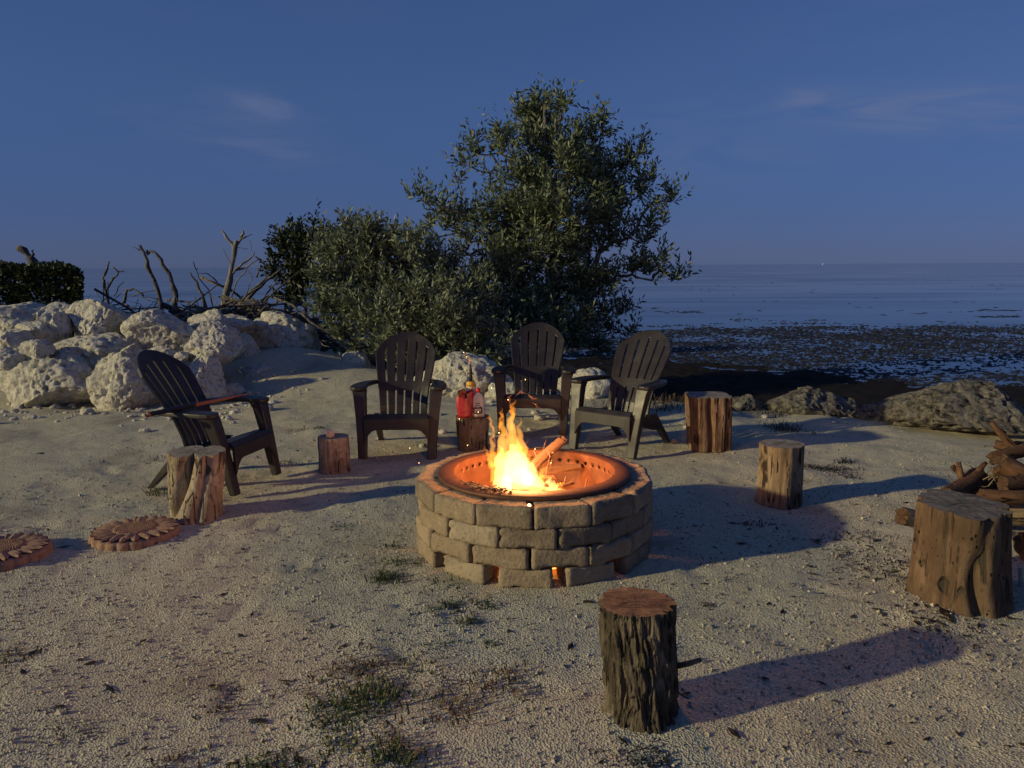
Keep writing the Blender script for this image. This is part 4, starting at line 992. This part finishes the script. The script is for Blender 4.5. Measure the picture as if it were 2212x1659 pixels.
        for y, z, h in ((-.30, .30, .10), (-.15, .268, .095), (0, .222, .09), (.12, .195, .08)):
            secs.append([(sgn*.266, y, z-h/2), (sgn*.286, y, z-h/2), (sgn*.286, y, z+h/2), (sgn*.266, y, z+h/2)])
        mb.loft(secs); me = mesh('side_rail', mb.v, mb.f, M['plastic'], False); bm = bmesh.new(); bm.from_mesh(me); bmesh.ops.recalc_face_normals(bm, faces=bm.faces); bm.to_mesh(me); bm.free()
        bevel(obj('side_rail', me, e), .004)
    return e
def copy_tree(o, parent=None):
    c = o.copy(); C.objects.link(c); c.parent = parent
    for ch in list(o.children): copy_tree(ch, c)
    return c
chair0 = make_chair()
CHAIRS = [  # x, y, z, heading of the front (degrees, 0 = towards camera), label
    (-2.20, 5.67, 0.0, 77, 'dark resin Adirondack chair at far left, turned sideways, pole across its arms'),
    (-.94, 6.62, 0.01, 0, 'brown resin Adirondack chair facing the camera, left of the bottles'),
    (.22, 7.45, 0.03, -6, 'brown resin Adirondack chair directly behind the flames, partly hidden'),
    (.95, 6.66, 0.02, -38, 'brown resin Adirondack chair angled inward, right of the fire beside the grooved stump'),
]
chairs = []
for i, (x, y, z, a, lab) in enumerate(CHAIRS):
    o = chair0 if i == 0 else copy_tree(chair0)
    o.location = (x, y, z); o.rotation_euler = (0, 0, R(a)); tag(o, lab, 'chair', 'Adirondack chairs around the fire pit'); chairs.append(o)
def pole():
    # lies across both armrests of the left chair, near the back
    bpy.context.view_layer.update(); Mw = chairs[0].matrix_world
    near = Mw @ Vector((-.31, .06, .602)); far = Mw @ Vector((.31, -.02, .592)); d = (far-near).normalized()
    a = near - d*.26; b = far + d*.18; L = (b-a).length
    e = empty('pole', tuple(a)); e.rotation_mode = 'QUATERNION'; e.rotation_quaternion = d.to_track_quat('Z', 'Y')
    mb = MB(); mb.lathe([(.015, 0), (.019, .004), (.019, .02), (.017, .03), (.017, .42), (.013, .44)], 14); mb.build('grip', M['black'], e)
    mb = MB(); mb.lathe([(.0165, -.003), (.0205, 0), (.0205, .012), (.0165, .014)], 14, cap=False); mb.build('end_ring', M['orange'], e)
    mb = MB(); mb.lathe([(.012, .43), (.0135, .44), (.0125, L*.7), (.011, L*.72), (.007, L*.86), (.003, L)], 12); mb.build('shaft', M['orange'], e)
    tag(e, 'tapered pole with black grip and orange shaft lying across the left chair arms', 'pole')
pole()

# ------- STUMPS
def stump(name, label, base, h, r0, r1, rfun, mat, cut, seed, lean=(0, 0), nt=120, nz=36, topfun=None, extra=None):
    e = empty(name, (base[0], base[1], gz(base[0], base[1]) - .008))
    th = np.arange(nt)/nt*2*math.pi; V = []
    for i in range(nz+1):
        t = i/nz; r = (r0 + (r1-r0)*t) * rfun(th, t)
        z = t*h + (0 if i < nz else 0)
        zz = np.full(nt, z)
        if topfun is not None: zz = zz + topfun(r*np.cos(th), r*np.sin(th))*t**3
        V.append(np.stack([r*np.cos(th) + lean[0]*t, r*np.sin(th) + lean[1]*t, zz], -1))
    top = V[-1]; V = np.concatenate(V)
    F = [(i*nt+k, i*nt+(k+1) % nt, (i+1)*nt+(k+1) % nt, (i+1)*nt+k) for i in range(nz) for k in range(nt)]
    obj('trunk', mesh('trunk', V, F, M[mat]), e)
    c = np.array([lean[0], lean[1], top[:, 2].mean()]); rings = [.995, .9, .7, .5, .3, .12]; V2 = []
    rs = np.random.RandomState(seed)
    for q in rings:
        p = c + (top - c)*q; nz_ = (fbm(p*30 + seed, 2, seed) - .5)*.006; p[:, 2] += nz_ if q < .99 else 0; V2.append(p)
    V2 = np.concatenate(V2 + [c[None]]); F2 = []
    for i in range(len(rings)-1):
        F2 += [(i*nt+k, i*nt+(k+1) % nt, (i+1)*nt+(k+1) % nt, (i+1)*nt+k) for k in range(nt)]
    b = (len(rings)-1)*nt; F2 += [(b+k, b+(k+1) % nt, len(V2)-1) for k in range(nt)]
    o = obj('cut_face', mesh('cut_face', V2 - np.array([lean[0], lean[1], 0]), F2, M[cut], False), e); o.location = (lean[0], lean[1], 0)
    if extra: extra(e)
    tag(e, label, 'stump', 'sawn stumps around the fire pit'); return e
def cyl(th, t, f=1.0): return np.stack([np.cos(th)*f, np.sin(th)*f, np.full_like(th, t)], -1)
def groove(th, a, w, d):
    x = (th - a + math.pi) % (2*math.pi) - math.pi; return d*np.exp(-(x/w)**2)
# angle -90 deg faces the camera
def rf_K(th, t):
    q = cyl(th, t*2.4, 2.4); w = th + .45*(fbm(q, 3, 3) - .5)
    def lay(k, zf, sd, a=.42, b=.52):
        P = np.stack([np.cos(w)*k, np.sin(w)*k, np.full_like(th, t*zf)], -1); n = vnoise(P, sd); return sstep(a, b, n)*(.55 + .9*vnoise(P*.6 + 7, sd+1))
    fib = vnoise(np.stack([np.cos(w)*48, np.sin(w)*48, np.full_like(th, t*7)], -1), 8)
    return .88 + .085*lay(6.5, 2.6, 3) + .07*lay(11, 4.5, 21) + .045*lay(22, 8, 31, .45, .55) + .035*(fib-.5) + .08*(fbm(cyl(th, t*1.5, 1.5), 2, 4)-.5) + .06*max(0, .12-t)*8
def rf_E(th, t):
    ga = R(-88) - 1.0*(1-t)**1.3
    r = 1 + .16*np.cos(2*(th - ga - 1.57)) - groove(th, ga, .30, .62) - groove(th, R(-42) - .5*(1-t), .15, .20) - groove(th, R(-8), .13, .18) - groove(th, R(-155) - .3*(1-t), .16, .22) - groove(th, R(80), .2, .3)
    return r + .12*(fbm(cyl(th, t*2, 2.2), 3, 9)-.5) + .05*(vnoise(cyl(th + t, t*3, 9), 5)-.5) + .34*(1-t)**3*(.5+.5*np.cos(th-R(-100)))
def rf_F(th, t): return 1 + .10*(fbm(cyl(th, t*2, 2.5), 3, 2)-.5) + .07*(vnoise(cyl(th, t*2.5, 8), 4)-.5) - groove(th, R(-80), .06, .05) + .05*(t < .06)
def rf_G(th, t): return 1 + .12*(fbm(cyl(th, t*2, 2.0), 3, 12)-.5) + .05*(vnoise(cyl(th, t*2, 10), 5)-.5) + .07*t*t
def rf_H(th, t):
    sq = (np.abs(np.cos(th))**5 + np.abs(np.sin(th))**5)**(-1/5)
    return sq*(1 - groove(th, R(-98)+.05*math.sin(t*6), .09, .22) - groove(th, R(-55), .06, .26) - groove(th, R(-130), .05, .06) + .09*(vnoise(cyl(th, t*1.5, 9), 7)-.5) + .12*(fbm(cyl(th, t*1.5, 2), 3, 6)-.5))
def rf_I(th, t): return 1 + .10*(fbm(cyl(th, t*2, 2.0), 3, 31)-.5) - groove(th, R(-38), .07, .12) - groove(th, R(-70), .12, .05) + .035*(vnoise(cyl(th, t*2, 9), 5)-.5) + .06*(1-t)**4
def rf_J(th, t):
    el = 1/np.sqrt((np.cos(th)/.90)**2 + (np.sin(th)/1.18)**2)
    return el + .07*np.cos(4*th+1.3) + .04*np.cos(7*th) - groove(th, R(-97)-.12*math.sin(t*4), .14, .22*(.5+.5*math.sin(t*5+.6))+.10) - groove(th, R(-62), .14, .16*(t > .0)*min(1, t*2)) - groove(th, R(-33), .08, .30) - groove(th, R(-135), .1, .10) - groove(th, R(150), .15, .28) - groove(th, R(60), .2, .2) - groove(th, R(110), .1, .15) + .08*(fbm(cyl(th, t*2, 2.4), 3, 44)-.5) + .10*(1-t)**3
def place(xl, xr, ybase, ytop_c):
    """centre, half width and height from measured edges of the base and the middle of the top"""
    a, b = G(xl, ybase), G(xr, ybase); r = (b-a).length/2; c = (a+b)/2; c.y += r*.75
    return c, r
K_c, K_r = place(1318, 1476, 1572, 0)
def k_extra(e):
    mb = MB(); mb.tube([(.06, -.01, .17), (.15, -.03, .20), (.195, -.035, .218)], [.011, .010, .008], 6); mb.build('branch_stub', M['bark'], e)
    mb = MB(); mb.tube([(.06, -.03, .12), (.12, -.05, .10), (.15, -.06, .085)], [.004, .003, .002], 5); mb.build('branch_stub', M['bark'], e)
stump('bark_stump', 'dark shaggy-barked stump with reddish cut top, nearest the camera', K_c, .415, .122, .125, rf_K, 'bark', 'cut_red', 1, lean=(-.03, .0), nt=360, nz=110, extra=k_extra, topfun=lambda x, y: .02*x)
E_c, E_r = place(352, 460, 1122, 0)
stump('twisted_stump', 'pale twisted driftwood stump split by a dark groove, beside the leftmost chair', E_c, .43, .160, .155, rf_E, 'pale', 'cut_grey', 2, lean=(.03, .01), nt=180, nz=50, topfun=lambda x, y: .08*y)
F_c, F_r = place(684, 751, 1021, 0)
stump('small_log', 'small upright log with a seashell on top, between the two left chairs', F_c, .275, .118, .118, rf_F, 'mottle', 'cut_grey', 3, nt=120)
G_c, G_r = place(987, 1053, 978, 0)
stump('stump_table', 'upright stump used as a table for the bottles behind the fire', G_c, .30, .128, .135, rf_G, 'brown', 'cut_red', 4, nt=120)
H_c, H_r = place(1492, 1588, 981, 0)
stump('grooved_stump', 'squarish stump with deep vertical grooves right of the chairs', H_c, .46, .165, .178, rf_H, 'red', 'cut_grey', 5, lean=(-.02, 0), nt=200, nz=40)
I_c, I_r = place(1646, 1742, 1096, 0)
stump('plain_stump', 'plain round stump standing alone on the right-hand sand', I_c, .41, .142, .140, rf_I, 'brown', 'cut_grey', 6, lean=(.005, 0), nt=160, nz=40)
J_c, J_r = place(1990, 2190, 1325, 0)
stump('fluted_stump', 'largest fluted wormholed stump at the right edge in front of the firewood', (J_c.x + .07, J_c.y + .05), .455, .212, .205, rf_J, 'brownp', 'cut_old', 7, lean=(.0, .02), nt=220, nz=60)

def shell():
    bpy.context.view_layer.update()
    c = Vector((F_c.x - .045, F_c.y - .02, gz(F_c.x, F_c.y) - .008 + .275)); n, m = 26, 20; V = []; F = []
    for i in range(m+1):
        ph = math.pi*i/m
        for k in range(n):
            th = 2*math.pi*k/n; r = .034*(1 + .10*math.cos(7*ph + th) + .10*max(0, math.cos(th-.6))*math.sin(ph*5))
            V.append((r*math.sin(ph)*math.cos(th)*1.15, r*math.sin(ph)*math.sin(th), r*math.cos(ph)*.9 + .030))
    F = [(i*n+k, i*n+(k+1) % n, (i+1)*n+(k+1) % n, (i+1)*n+k)[::-1] for i in range(m) for k in range(n)]
    o = obj('seashell', mesh('seashell', V, F, M['shell']), None, c); o.rotation_euler = (.3, .9, .5); o.location.z += .004
    tag(o, 'pale pinkish seashell lying on the small log', 'shell')
shell()

# ------------------------------------------------------------------ things on the stump table
def table_things():
    zt = gz(G_c.x, G_c.y) - .008 + .305; bx, by = G_c.x, G_c.y
    # white squeeze bottle with red cap
    e = empty('plastic_bottle', (bx + .055, by - .035, zt), R(-6)); mb = MB(); secs = []
    for z, w, d in ((0, .046, .026), (.006, .052, .031), (.05, .053, .032), (.14, .052, .031), (.165, .047, .028), (.185, .034, .023), (.198, .019, .018), (.207, .017, .017)):
        secs.append([(w*math.copysign(abs(math.cos(a))**.55, math.cos(a)), d*math.copysign(abs(math.sin(a))**.55, math.sin(a)), z) for a in [2*math.pi*k/28 for k in range(28)]])
    mb.loft(secs); mb.build('body', M['whiteplast'], e)
    mb = MB(); mb.lathe([(.018, .205), (.0195, .207), (.0195, .232), (.013, .236), (.010, .246), (.004, .248)], 16); mb.build('cap', M['redcap'], e)
    pr = MB()
    yf = -.0335
    def bar(x0, z0, x1, z1, w=.0035):
        d = Vector((x1-x0, 0, z1-z0)); q = Vector((-d.z, 0, d.x)).normalized()*w/2
        pr.add([(x0-q.x, yf, z0-q.z), (x1-q.x, yf, z1-q.z), (x1+q.x, yf, z1+q.z), (x0+q.x, yf, z0+q.z), (x0-q.x, yf+.002, z0-q.z), (x1-q.x, yf+.002, z1-q.z), (x1+q.x, yf+.002, z1+q.z), (x0+q.x, yf+.002, z0+q.z)], [(0, 1, 2, 3), (4, 7, 6, 5), (0, 4, 5, 1), (1, 5, 6, 2), (2, 6, 7, 3), (3, 7, 4, 0)])
    bar(-.036, .03, .036, .036, .010); bar(-.036, .074, .036, .078, .012); bar(-.034, .03, -.034, .078, .010); bar(.034, .036, .034, .078, .010); bar(-.02, .043, .022, .045, .005)
    for k in range(8):
        a0, a1 = math.pi*k/8, math.pi*(k+1)/8; bar(.026*math.cos(a0), .084+.015*math.sin(a0), .026*math.cos(a1), .084+.015*math.sin(a1), .004)
    for k in range(4): x = -.014 + .0095*k; bar(x, .110, x, .118, .003); bar(x, .117, x+.006, .118, .003); bar(x, .111, x+.006, .112, .0025)
    pr.build('label_print', M['ink'], e, False)
    tag(e, 'white plastic bottle with red cap and black printed label on the stump table', 'bottle')
    # crumpled red bag with a tan roll sticking out
    e = empty('red_bag', (bx - .055, by - .045, zt), R(4)); n, m = 40, 16; V = []; rs = np.random.RandomState(5)
    for i in range(m+1):
        t = i/m; w = .060 + .012*math.sin(t*2.6) + .006*t; d = .042*(1 - .45*t)
        th = np.arange(n)/n*2*math.pi; nn = fbm(np.stack([np.cos(th)*2.2, np.sin(th)*2.2, np.full(n, t*3)], -1)+4, 3, 6) - .5; pl = vnoise(np.stack([np.cos(th)*6, np.sin(th)*6, np.full(n, t*1.2)], -1), 8) - .5
        r = 1 + .22*nn + .18*pl
        V.append(np.stack([w*r*np.sign(np.cos(th))*np.abs(np.cos(th))**.7, d*r*np.sign(np.sin(th))*np.abs(np.sin(th))**.7, np.full(n, t*.205) + (.02*nn + .03*np.cos(th))*t**4], -1))
    V = np.concatenate(V); F = [(i*n+k, i*n+(k+1) % n, (i+1)*n+(k+1) % n, (i+1)*n+k) for i in range(m) for k in range(n)] + [tuple(reversed(range(n)))]
    V = np.concatenate([V, [[0, 0, .16]]]); F += [(m*n+k, m*n+(k+1) % n, len(V)-1) for k in range(n)]
    obj('wrapper', mesh('wrapper', V, F, M['redplast']), e)
    mb = MB(); mb.tube([(-.045, -.012, .17), (-.04, -.015, .215), (-.015, -.02, .228), (.004, -.028, .20)], [.018, .022, .021, .012], 12); mb.build('tan_roll', M['orange'], e)
    mb = MB(); mb.tube([(.004, -.034, .205), (.006, -.042, .185), (.008, -.044, .165)], [.007, .009, .010], 8); mb.build('clip', M['black'], e)
    tag(e, 'crumpled red bag with a tan roll at its top on the stump table', 'bag')
    # gas torch
    e = empty('gas_torch', (bx - .012, by + .065, zt)); mb = MB(); mb.lathe([(.034, 0), (.041, .006), (.041, .17)], 22, cap=False); mb.build('cylinder', M['yellow'], e)
    mb = MB(); mb.lathe([(.0416, .165), (.0416, .245)], 22, cap=False); mb.build('sticker', M['cream'], e)
    mb = MB(); mb.lathe([(.041, .245), (.041, .268), (.038, .28), (.024, .287), (.012, .286)], 22); mb.build('cylinder_cap', M['yellow'], e)
    mb = MB(); mb.lathe([(.012, .284), (.015, .288), (.0155, .33), (.013, .345), (.013, .385), (.009, .41), (.007, .425)], 14); mb.build('burner_head', M['black'], e)
    mb = MB(); mb.tube([(-.012, 0, .355), (-.03, 0, .35), (-.036, 0, .345)], [.007, .008, .008], 10); mb.build('valve_knob', M['brass'], e)
    mb = MB(); mb.tube([(.010, 0, .36), (.02, 0, .352), (.024, 0, .34)], [.006, .006, .004], 8); mb.build('trigger', M['black'], e)
    mb = MB(); mb.tube([(0, 0, .42), (-.001, 0, .44), (-.006, 0, .458), (-.018, 0, .478), (-.036, 0, .508)], [.0055]*5, 10); mb.build('flame_tube', M['brass'], e)
    mb = MB(); mb.tube([(-.036, 0, .508), (-.042, 0, .519), (-.060, 0, .548)], [.0075, .0075, .0065], 10); mb.build('nozzle', M['brass'], e)
    tag(e, 'gas torch on a yellow cylinder with bent brass tube, tallest on the stump table', 'torch')
table_things()

# ------------------------------------------------------------------ sunflower stepping stones
def petal_mesh(L, W, T, seed):
    n, m = 9, 6; V = []; rs = np.random.RandomState(seed)
    for j in range(m+1):
        t = j/m; w = W*(math.sin(math.pi*min(.98, (t*.80+.16)))**.8); cx = .0
        for i in range(n):
            u = i/(n-1)*2-1; V.append((L*t, u*w/2, T*(1 - abs(u)**2.5*.75) + .010*t - .05*max(0, t-.8) + .0022*math.cos(u*9)))
    F = [(j*n+i, (j+1)*n+i, (j+1)*n+i+1, j*n+i+1) for j in range(m) for i in range(n-1)]
    b = len(V); V += [(x, y, -.004) for x, y, z in V]
    edge = [i for i in range(n)] + [j*n+n-1 for j in range(1, m+1)] + [m*n+i for i in range(n-2, -1, -1)] + [j*n for j in range(m-1, 0, -1)]
    F += [(edge[k], edge[(k+1) % len(edge)], b+edge[(k+1) % len(edge)], b+edge[k])[::-1] for k in range(len(edge))]
    return mesh('petal', V, F, M['terra'])
pet = [petal_mesh(.118, .056, .012, k) for k in range(3)]; pet2 = [petal_mesh(.100, .050, .011, 9)]
def stone(cx, cy_, rz, label):
    z = gz(cx, cy_); e = empty('sunflower_stepping_stone', (cx, cy_, z - .004), rz); NP = 22; n = NP*8; Rr = .238; H = .052
    th = np.arange(n)/n*2*math.pi; sc = 1 + .05*(np.abs(np.cos(th*NP/2))**.6 - .5); V = []
    for r, zz in ((1.0, 0), (1.01, .02), (1.0, H-.012), (.97, H-.002), (.5, H), (.1, H)):
        V.append(np.stack([Rr*r*(sc if r > .9 else 1)*np.cos(th), Rr*r*(sc if r > .9 else 1)*np.sin(th), np.full(n, zz)], -1))
    V = np.concatenate(V); F = [(i*n+k, i*n+(k+1) % n, (i+1)*n+(k+1) % n, (i+1)*n+k) for i in range(5) for k in range(n)] + [tuple(range(5*n, 6*n))]
    obj('slab', mesh('slab', V, F, M['terra']), e)
    for k in range(NP):
        a = 2*math.pi*(k)/NP; o = obj('petal', pet[k % 3], e); o.location = (.116*math.cos(a), .116*math.sin(a), H-.002); o.rotation_euler = (0, 0, a + .05*math.sin(k*5))
    for k in range(NP//2+3):
        a = 2*math.pi*(k+.4)/(NP//2+3); o = obj('petal', pet2[0], e); o.location = (.108*math.cos(a), .108*math.sin(a), H+.001); o.rotation_euler = (0, 0, a + .08*math.sin(k*3))
    mb = MB(); mb.lathe([(.117, H-.002), (.117, H+.010), (.112, H+.014), (.05, H+.017), (.003, H+.017)], 48); sd = mb.build('seed_head', M['terra'], e)
    V = []; F = []; c = 0; p, f = ico(1)
    for k in range(260):
        r = .109*math.sqrt((k+.5)/260); a = k*2.39996; V.append(p*np.array([.0052, .0052, .005]) + [r*math.cos(a), r*math.sin(a), H+.0165]); F += [tuple(i+c for i in q) for q in f]; c += len(p)
    o = obj('seeds', mesh('seeds', np.concatenate(V), F, M['terra']), sd); o['kind'] = 'stuff'
    tag(e, label, 'stepping stone', 'sunflower stepping stones'); return e
a, b = G(180, 1162, .03), G(370, 1160, .03)
stone((a.x+b.x)/2, 4.47, .3, 'whole terracotta sunflower stepping stone beside the twisted stump')
a = G(103, 1192, .03); stone(a.x - .245, a.y - .02, 1.1, 'terracotta sunflower stepping stone cut off by the left edge')

# ------------------------------------------------------------------ firewood pile
FG = 'firewood piled at the right edge'
log_obj('firewood_log', 'short split log lying left of the largest fluted stump', A(1948, 1115, 4.12), A(2060, 1140, 4.22), 0.048, 0.045, 'brown', 51, 'cut_dark', group=FG)
log_obj('firewood_log', 'stubby brown log with broken branch ends on the pile, upper left', A(2045, 1080, 4.45), A(2110, 1030, 4.75), 0.070, 0.061, 'darkred', 52, 'cut_dark', group=FG, stubs=((.8, .5, .15, .022), (.9, 2.0, .13, .018), (.6, 1.2, .16, .02), (.95, 3.6, .12, .014)))
log_obj('firewood_log', 'log with rounded sawn end, topmost on the pile', A(2144, 990, 4.75), A(2330, 965, 4.9), 0.041, 0.041, 'darkred', 53, 'cut_dark', group=FG, knob=.08)
log_obj('firewood_log', 'thick rough log slanting down to the right under the topmost log', A(2160, 1002, 4.6), A(2330, 1075, 4.5), 0.067, 0.066, 'darkred', 54, 'cut_dark', group=FG)
log_obj('firewood_log', 'smooth orange-brown log just behind the top of the fluted stump', A(2120, 1072, 4.32), A(2340, 1070, 4.3), 0.041, 0.043, 'darkred', 55, 'cut_dark', group=FG)
log_obj('firewood_log', 'dark log low behind the fluted stump at the right edge', A(2080, 1110, 4.45), A(2340, 1120, 4.3), 0.061, 0.061, 'brown', 56, 'cut_dark', group=FG)
log_obj('firewood_log', 'tapering branch pointing up to the left above the pile', A(2205, 985, 4.9), A(2141, 912, 5.0), 0.034, 0.015, 'darkred', 57, 'cut_dark', group=FG, bend=.05)
log_obj('firewood_log', 'short log lying across the pile at the right edge', A(2195, 962, 5.0), A(2330, 940, 5.1), 0.029, 0.029, 'darkred', 58, 'cut_dark', group=FG)
log_obj('firewood_log', 'log at the bottom of the pile, far right beyond the fluted stump', A(2215, 1180, 4.0), A(2420, 1150, 4.2), 0.074, 0.074, 'brown', 59, 'cut_dark', group=FG)
log_obj('firewood_log', 'pale thin forked stick standing right of the fluted stump', A(2196, 1345, 3.55), A(2204, 1230, 3.75), 0.011, 0.010, 'pale', 60, 'cut_grey', group=FG, stubs=((.2, 2.6, .05, .010),))
for i, (p0, p1, r, lab) in enumerate([
    ((2075, 1062, 4.72), (2300, 1040, 4.85), .05, 'dark red log lying level through the middle of the pile'),
    ((2100, 1045, 4.95), (2330, 1000, 5.05), .055, 'log at the back of the pile below the topmost log'),
    ((2165, 1045, 4.42), (2350, 1020, 4.5), .045, 'front log of the pile resting above the fluted stump'),
    ((2120, 1090, 4.6), (2350, 1092, 4.7), .06, 'heavy dark log at the base of the pile'),
    ((2150, 960, 5.15), (2240, 985, 5.0), .03, 'slim crooked branch lying on the very top of the pile')]):
    log_obj('firewood_log', lab, A(*p0), A(*p1), r, r*.9, 'darkred', 80+i, 'cut_dark', group=FG, knob=.16)
def pile_twigs():
    rs = np.random.RandomState(71); mb = MB()
    def tw(p, r=.006): 
        P = [A(*q) for q in p]; mb.tube(P, [r*(1 - .6*k/(len(P)-1)) for k in range(len(P))], 5)
    tw([(2075, 1070, 4.6), (2060, 1045, 4.6), (2038, 1012, 4.55)]); tw([(2135, 1030, 4.8), (2110, 1015, 4.8), (2080, 1000, 4.75)]); tw([(2032, 1085, 4.4), (2034, 1050, 4.4), (2050, 1055, 4.4)], .005)
    tw([(2212, 935, 5.0), (2180, 918, 5.0), (2145, 905, 4.95)], .005); tw([(2200, 985, 4.9), (2170, 962, 4.9), (2130, 963, 4.9), (2100, 973, 4.9)], .005); tw([(2185, 975, 4.8), (2215, 955, 4.8)], .007)
    for k in range(26):
        c = A(rs.uniform(2110, 2180), rs.uniform(1030, 1065), rs.uniform(4.6, 4.9)); d = Vector((rs.randn(), rs.randn()*.5, abs(rs.randn()))).normalized()*rs.uniform(.06, .16)
        mb.tube([c, c + d*.6 + Vector(rs.randn(3))*.012, c + d], [.005, .004, .002], 4)
    tag(mb.build('twig_bundle', M['brown']), 'dark thin twigs sticking out of the firewood pile', 'twigs', kind='stuff')
pile_twigs()

# ------------------------------------------------------------------ grass, weeds and litter
def tufts(spots, seed, hscale=1.0):
    rs = np.random.RandomState(seed); V = []; F = []; n = 0
    for (x, y, cnt, spread, h) in spots:
        c = G(x, y)
        for k in range(cnt):
            px_, py_ = c.x + rs.randn()*spread, c.y + rs.randn()*spread*.8; z = gz(px_, py_) - .004; L = h*rs.uniform(.5, 1.3); a = rs.uniform(0, 6.28); o = rs.uniform(.4, 1.3)
            d = np.array([math.cos(a), math.sin(a)]); w = np.array([-d[1], d[0]])*(.0022 + .0014*rs.rand())
            b = np.array([px_, py_, z]); m_ = b + np.array([*(d*L*.45*o), L*.6]); t = b + np.array([*(d*L*o), L*(.75 if o < .9 else .45)])
            w3 = np.array([*w, 0]); V += [b-w3, b+w3, m_+w3, m_-w3, t]; F += [(n, n+1, n+2, n+3), (n+3, n+2, n+4)]; n += 5
    return V, F
green = [(780, 1500, 90, .05, .06), (830, 1510, 110, .045, .07), (815, 1490, 60, .04, .06), (705, 1522, 70, .03, .045), (735, 1530, 60, .03, .04), (700, 1562, 60, .03, .04), (760, 1552, 90, .045, .04), (790, 1540, 80, .04, .045), (845, 1640, 110, .04, .06), (870, 1650, 70, .03, .06), (600, 1645, 60, .03, .045), (660, 1648, 90, .05, .035), (740, 1610, 60, .03, .05), (540, 1652, 50, .03, .05), (870, 1440, 50, .05, .035), (900, 1470, 40, .05, .03),
 (835, 1252, 110, .035, .075), (850, 1215, 60, .035, .05), (845, 1185, 40, .03, .045), (910, 1215, 40, .03, .035), (960, 1262, 60, .05, .035), (975, 1310, 60, .025, .045), (1048, 1308, 50, .025, .045), (1012, 1345, 70, .03, .045), (960, 1392, 40, .03, .03), (1060, 1392, 30, .02, .03), (740, 1140, 30, .05, .03), (770, 1132, 20, .03, .03), (345, 1065, 30, .04, .14), (930, 1320, 25, .02, .03), (955, 1515, 60, .04, .03), (1120, 1520, 25, .04, .03)]
V, F = tufts([(x, y, n, sp*1.35, h*.62) for x, y, n, sp, h in green], 2); tag(obj('grass', mesh('grass', V, F, M['grass'], False)), 'sparse green grass tufts growing in the sand before the pit', 'grass', kind='stuff')
dry = [(490, 1490, 40, .03, .035), (490, 1525, 45, .03, .04), (1090, 1480, 110, .06, .06), (1000, 1540, 70, .05, .05), (22, 1415, 60, .04, .05), (380, 1645, 60, .04, .04), (140, 1590, 50, .04, .03), (800, 1440, 90, .05, .05), (760, 1445, 60, .04, .05), (840, 1590, 60, .05, .04), (1330, 1305, 1, .01, .02), (1528, 1305, 30, .014, .035), (400, 1310, 25, .05, .02), (250, 1340, 25, .05, .02), (480, 1195, 25, .05, .02), (620, 1420, 20, .06, .02), (1000, 1500, 60, .08, .04), (900, 1430, 60, .09, .04), (690, 1480, 40, .05, .04), (540, 1270, 12, .06, .02), (850, 1040, 26, .1, .03), (860, 985, 16, .12, .02),
 (1300, 895, 60, .12, .12), (1620, 870, 160, .10, .16), (1450, 885, 160, .14, .13), (1260, 815, 90, .25, .14), (640, 940, 30, .05, .05), (350, 990, 30, .06, .05), (620, 1000, 40, .05, .03)]
V, F = tufts([(x, y, n, sp*1.3, h*(.6 if y > 1000 else 1)) for x, y, n, sp, h in dry], 3); tag(obj('dry_grass', mesh('dry_grass', V, F, M['drygrass'], False)), 'wisps of dry brown grass on the sand and among the right-hand rocks', 'grass', kind='stuff')
darkg = [(1800, 1015, 200, .09, .03), (1760, 1012, 120, .06, .025), (1840, 1030, 60, .05, .02), (1825, 1000, 50, .04, .05), (1690, 930, 120, .10, .09), (1720, 935, 50, .1, .07), (1850, 1160, 120, .10, .02), (1880, 1200, 160, .11, .02), (1905, 1235, 140, .10, .02), (1960, 1230, 60, .08, .02), (1640, 1130, 20, .04, .03), (1400, 1645, 160, .06, .02), (1530, 1210, 20, .06, .02), (1600, 1250, 25, .05, .02), (690, 940, 40, .04, .03), (1650, 900, 80, .12, .10), (1430, 900, 90, .10, .10), (2010, 1350, 60, .06, .02), (2080, 1390, 60, .1, .02)]
V, F = tufts(darkg, 4); tag(obj('dark_weeds', mesh('dark_weeds', V, F, M['litter'], False)), 'dark withered weeds lying on the right-hand sand', 'weeds', kind='stuff')
def litter():
    rs = np.random.RandomState(6); V = []; F = []; n = 0
    spots = [(rs.uniform(0, 2212), rs.uniform(960, 1659)) for _ in range(260)] + [(rs.normal(2040, 70), rs.normal(1335, 30)) for _ in range(90)] + [(rs.normal(1860, 80), rs.normal(1200, 40)) for _ in range(80)] + [(rs.normal(1700, 160), rs.normal(1100, 70)) for _ in range(60)]
    for (x, y) in spots:
        c = G(x, y)
        if math.hypot(c.x-PX, c.y-PY) < .75: continue
        z = gz(c.x, c.y); a = rs.uniform(0, 6.28); L = rs.gamma(2, .006) + .005; w = L*rs.uniform(.15, .5); d = np.array([math.cos(a), math.sin(a), 0]); s = np.array([-d[1], d[0], 0]); b = np.array([c.x, c.y, z + .003])
        V += [b-d*L, b+s*w+[0, 0, .003], b+d*L+[0, 0, rs.uniform(0, .008)], b-s*w+[0, 0, .002], b + [0, 0, .006]]; F += [(n, n+3, n+4), (n+3, n+2, n+4), (n+2, n+1, n+4), (n+1, n, n+4)]; n += 5
    tag(obj('leaf_litter', mesh('leaf_litter', V, F, M['litter'], False)), 'dark leaf and bark litter scattered over the sand', 'litter', kind='stuff')
litter()
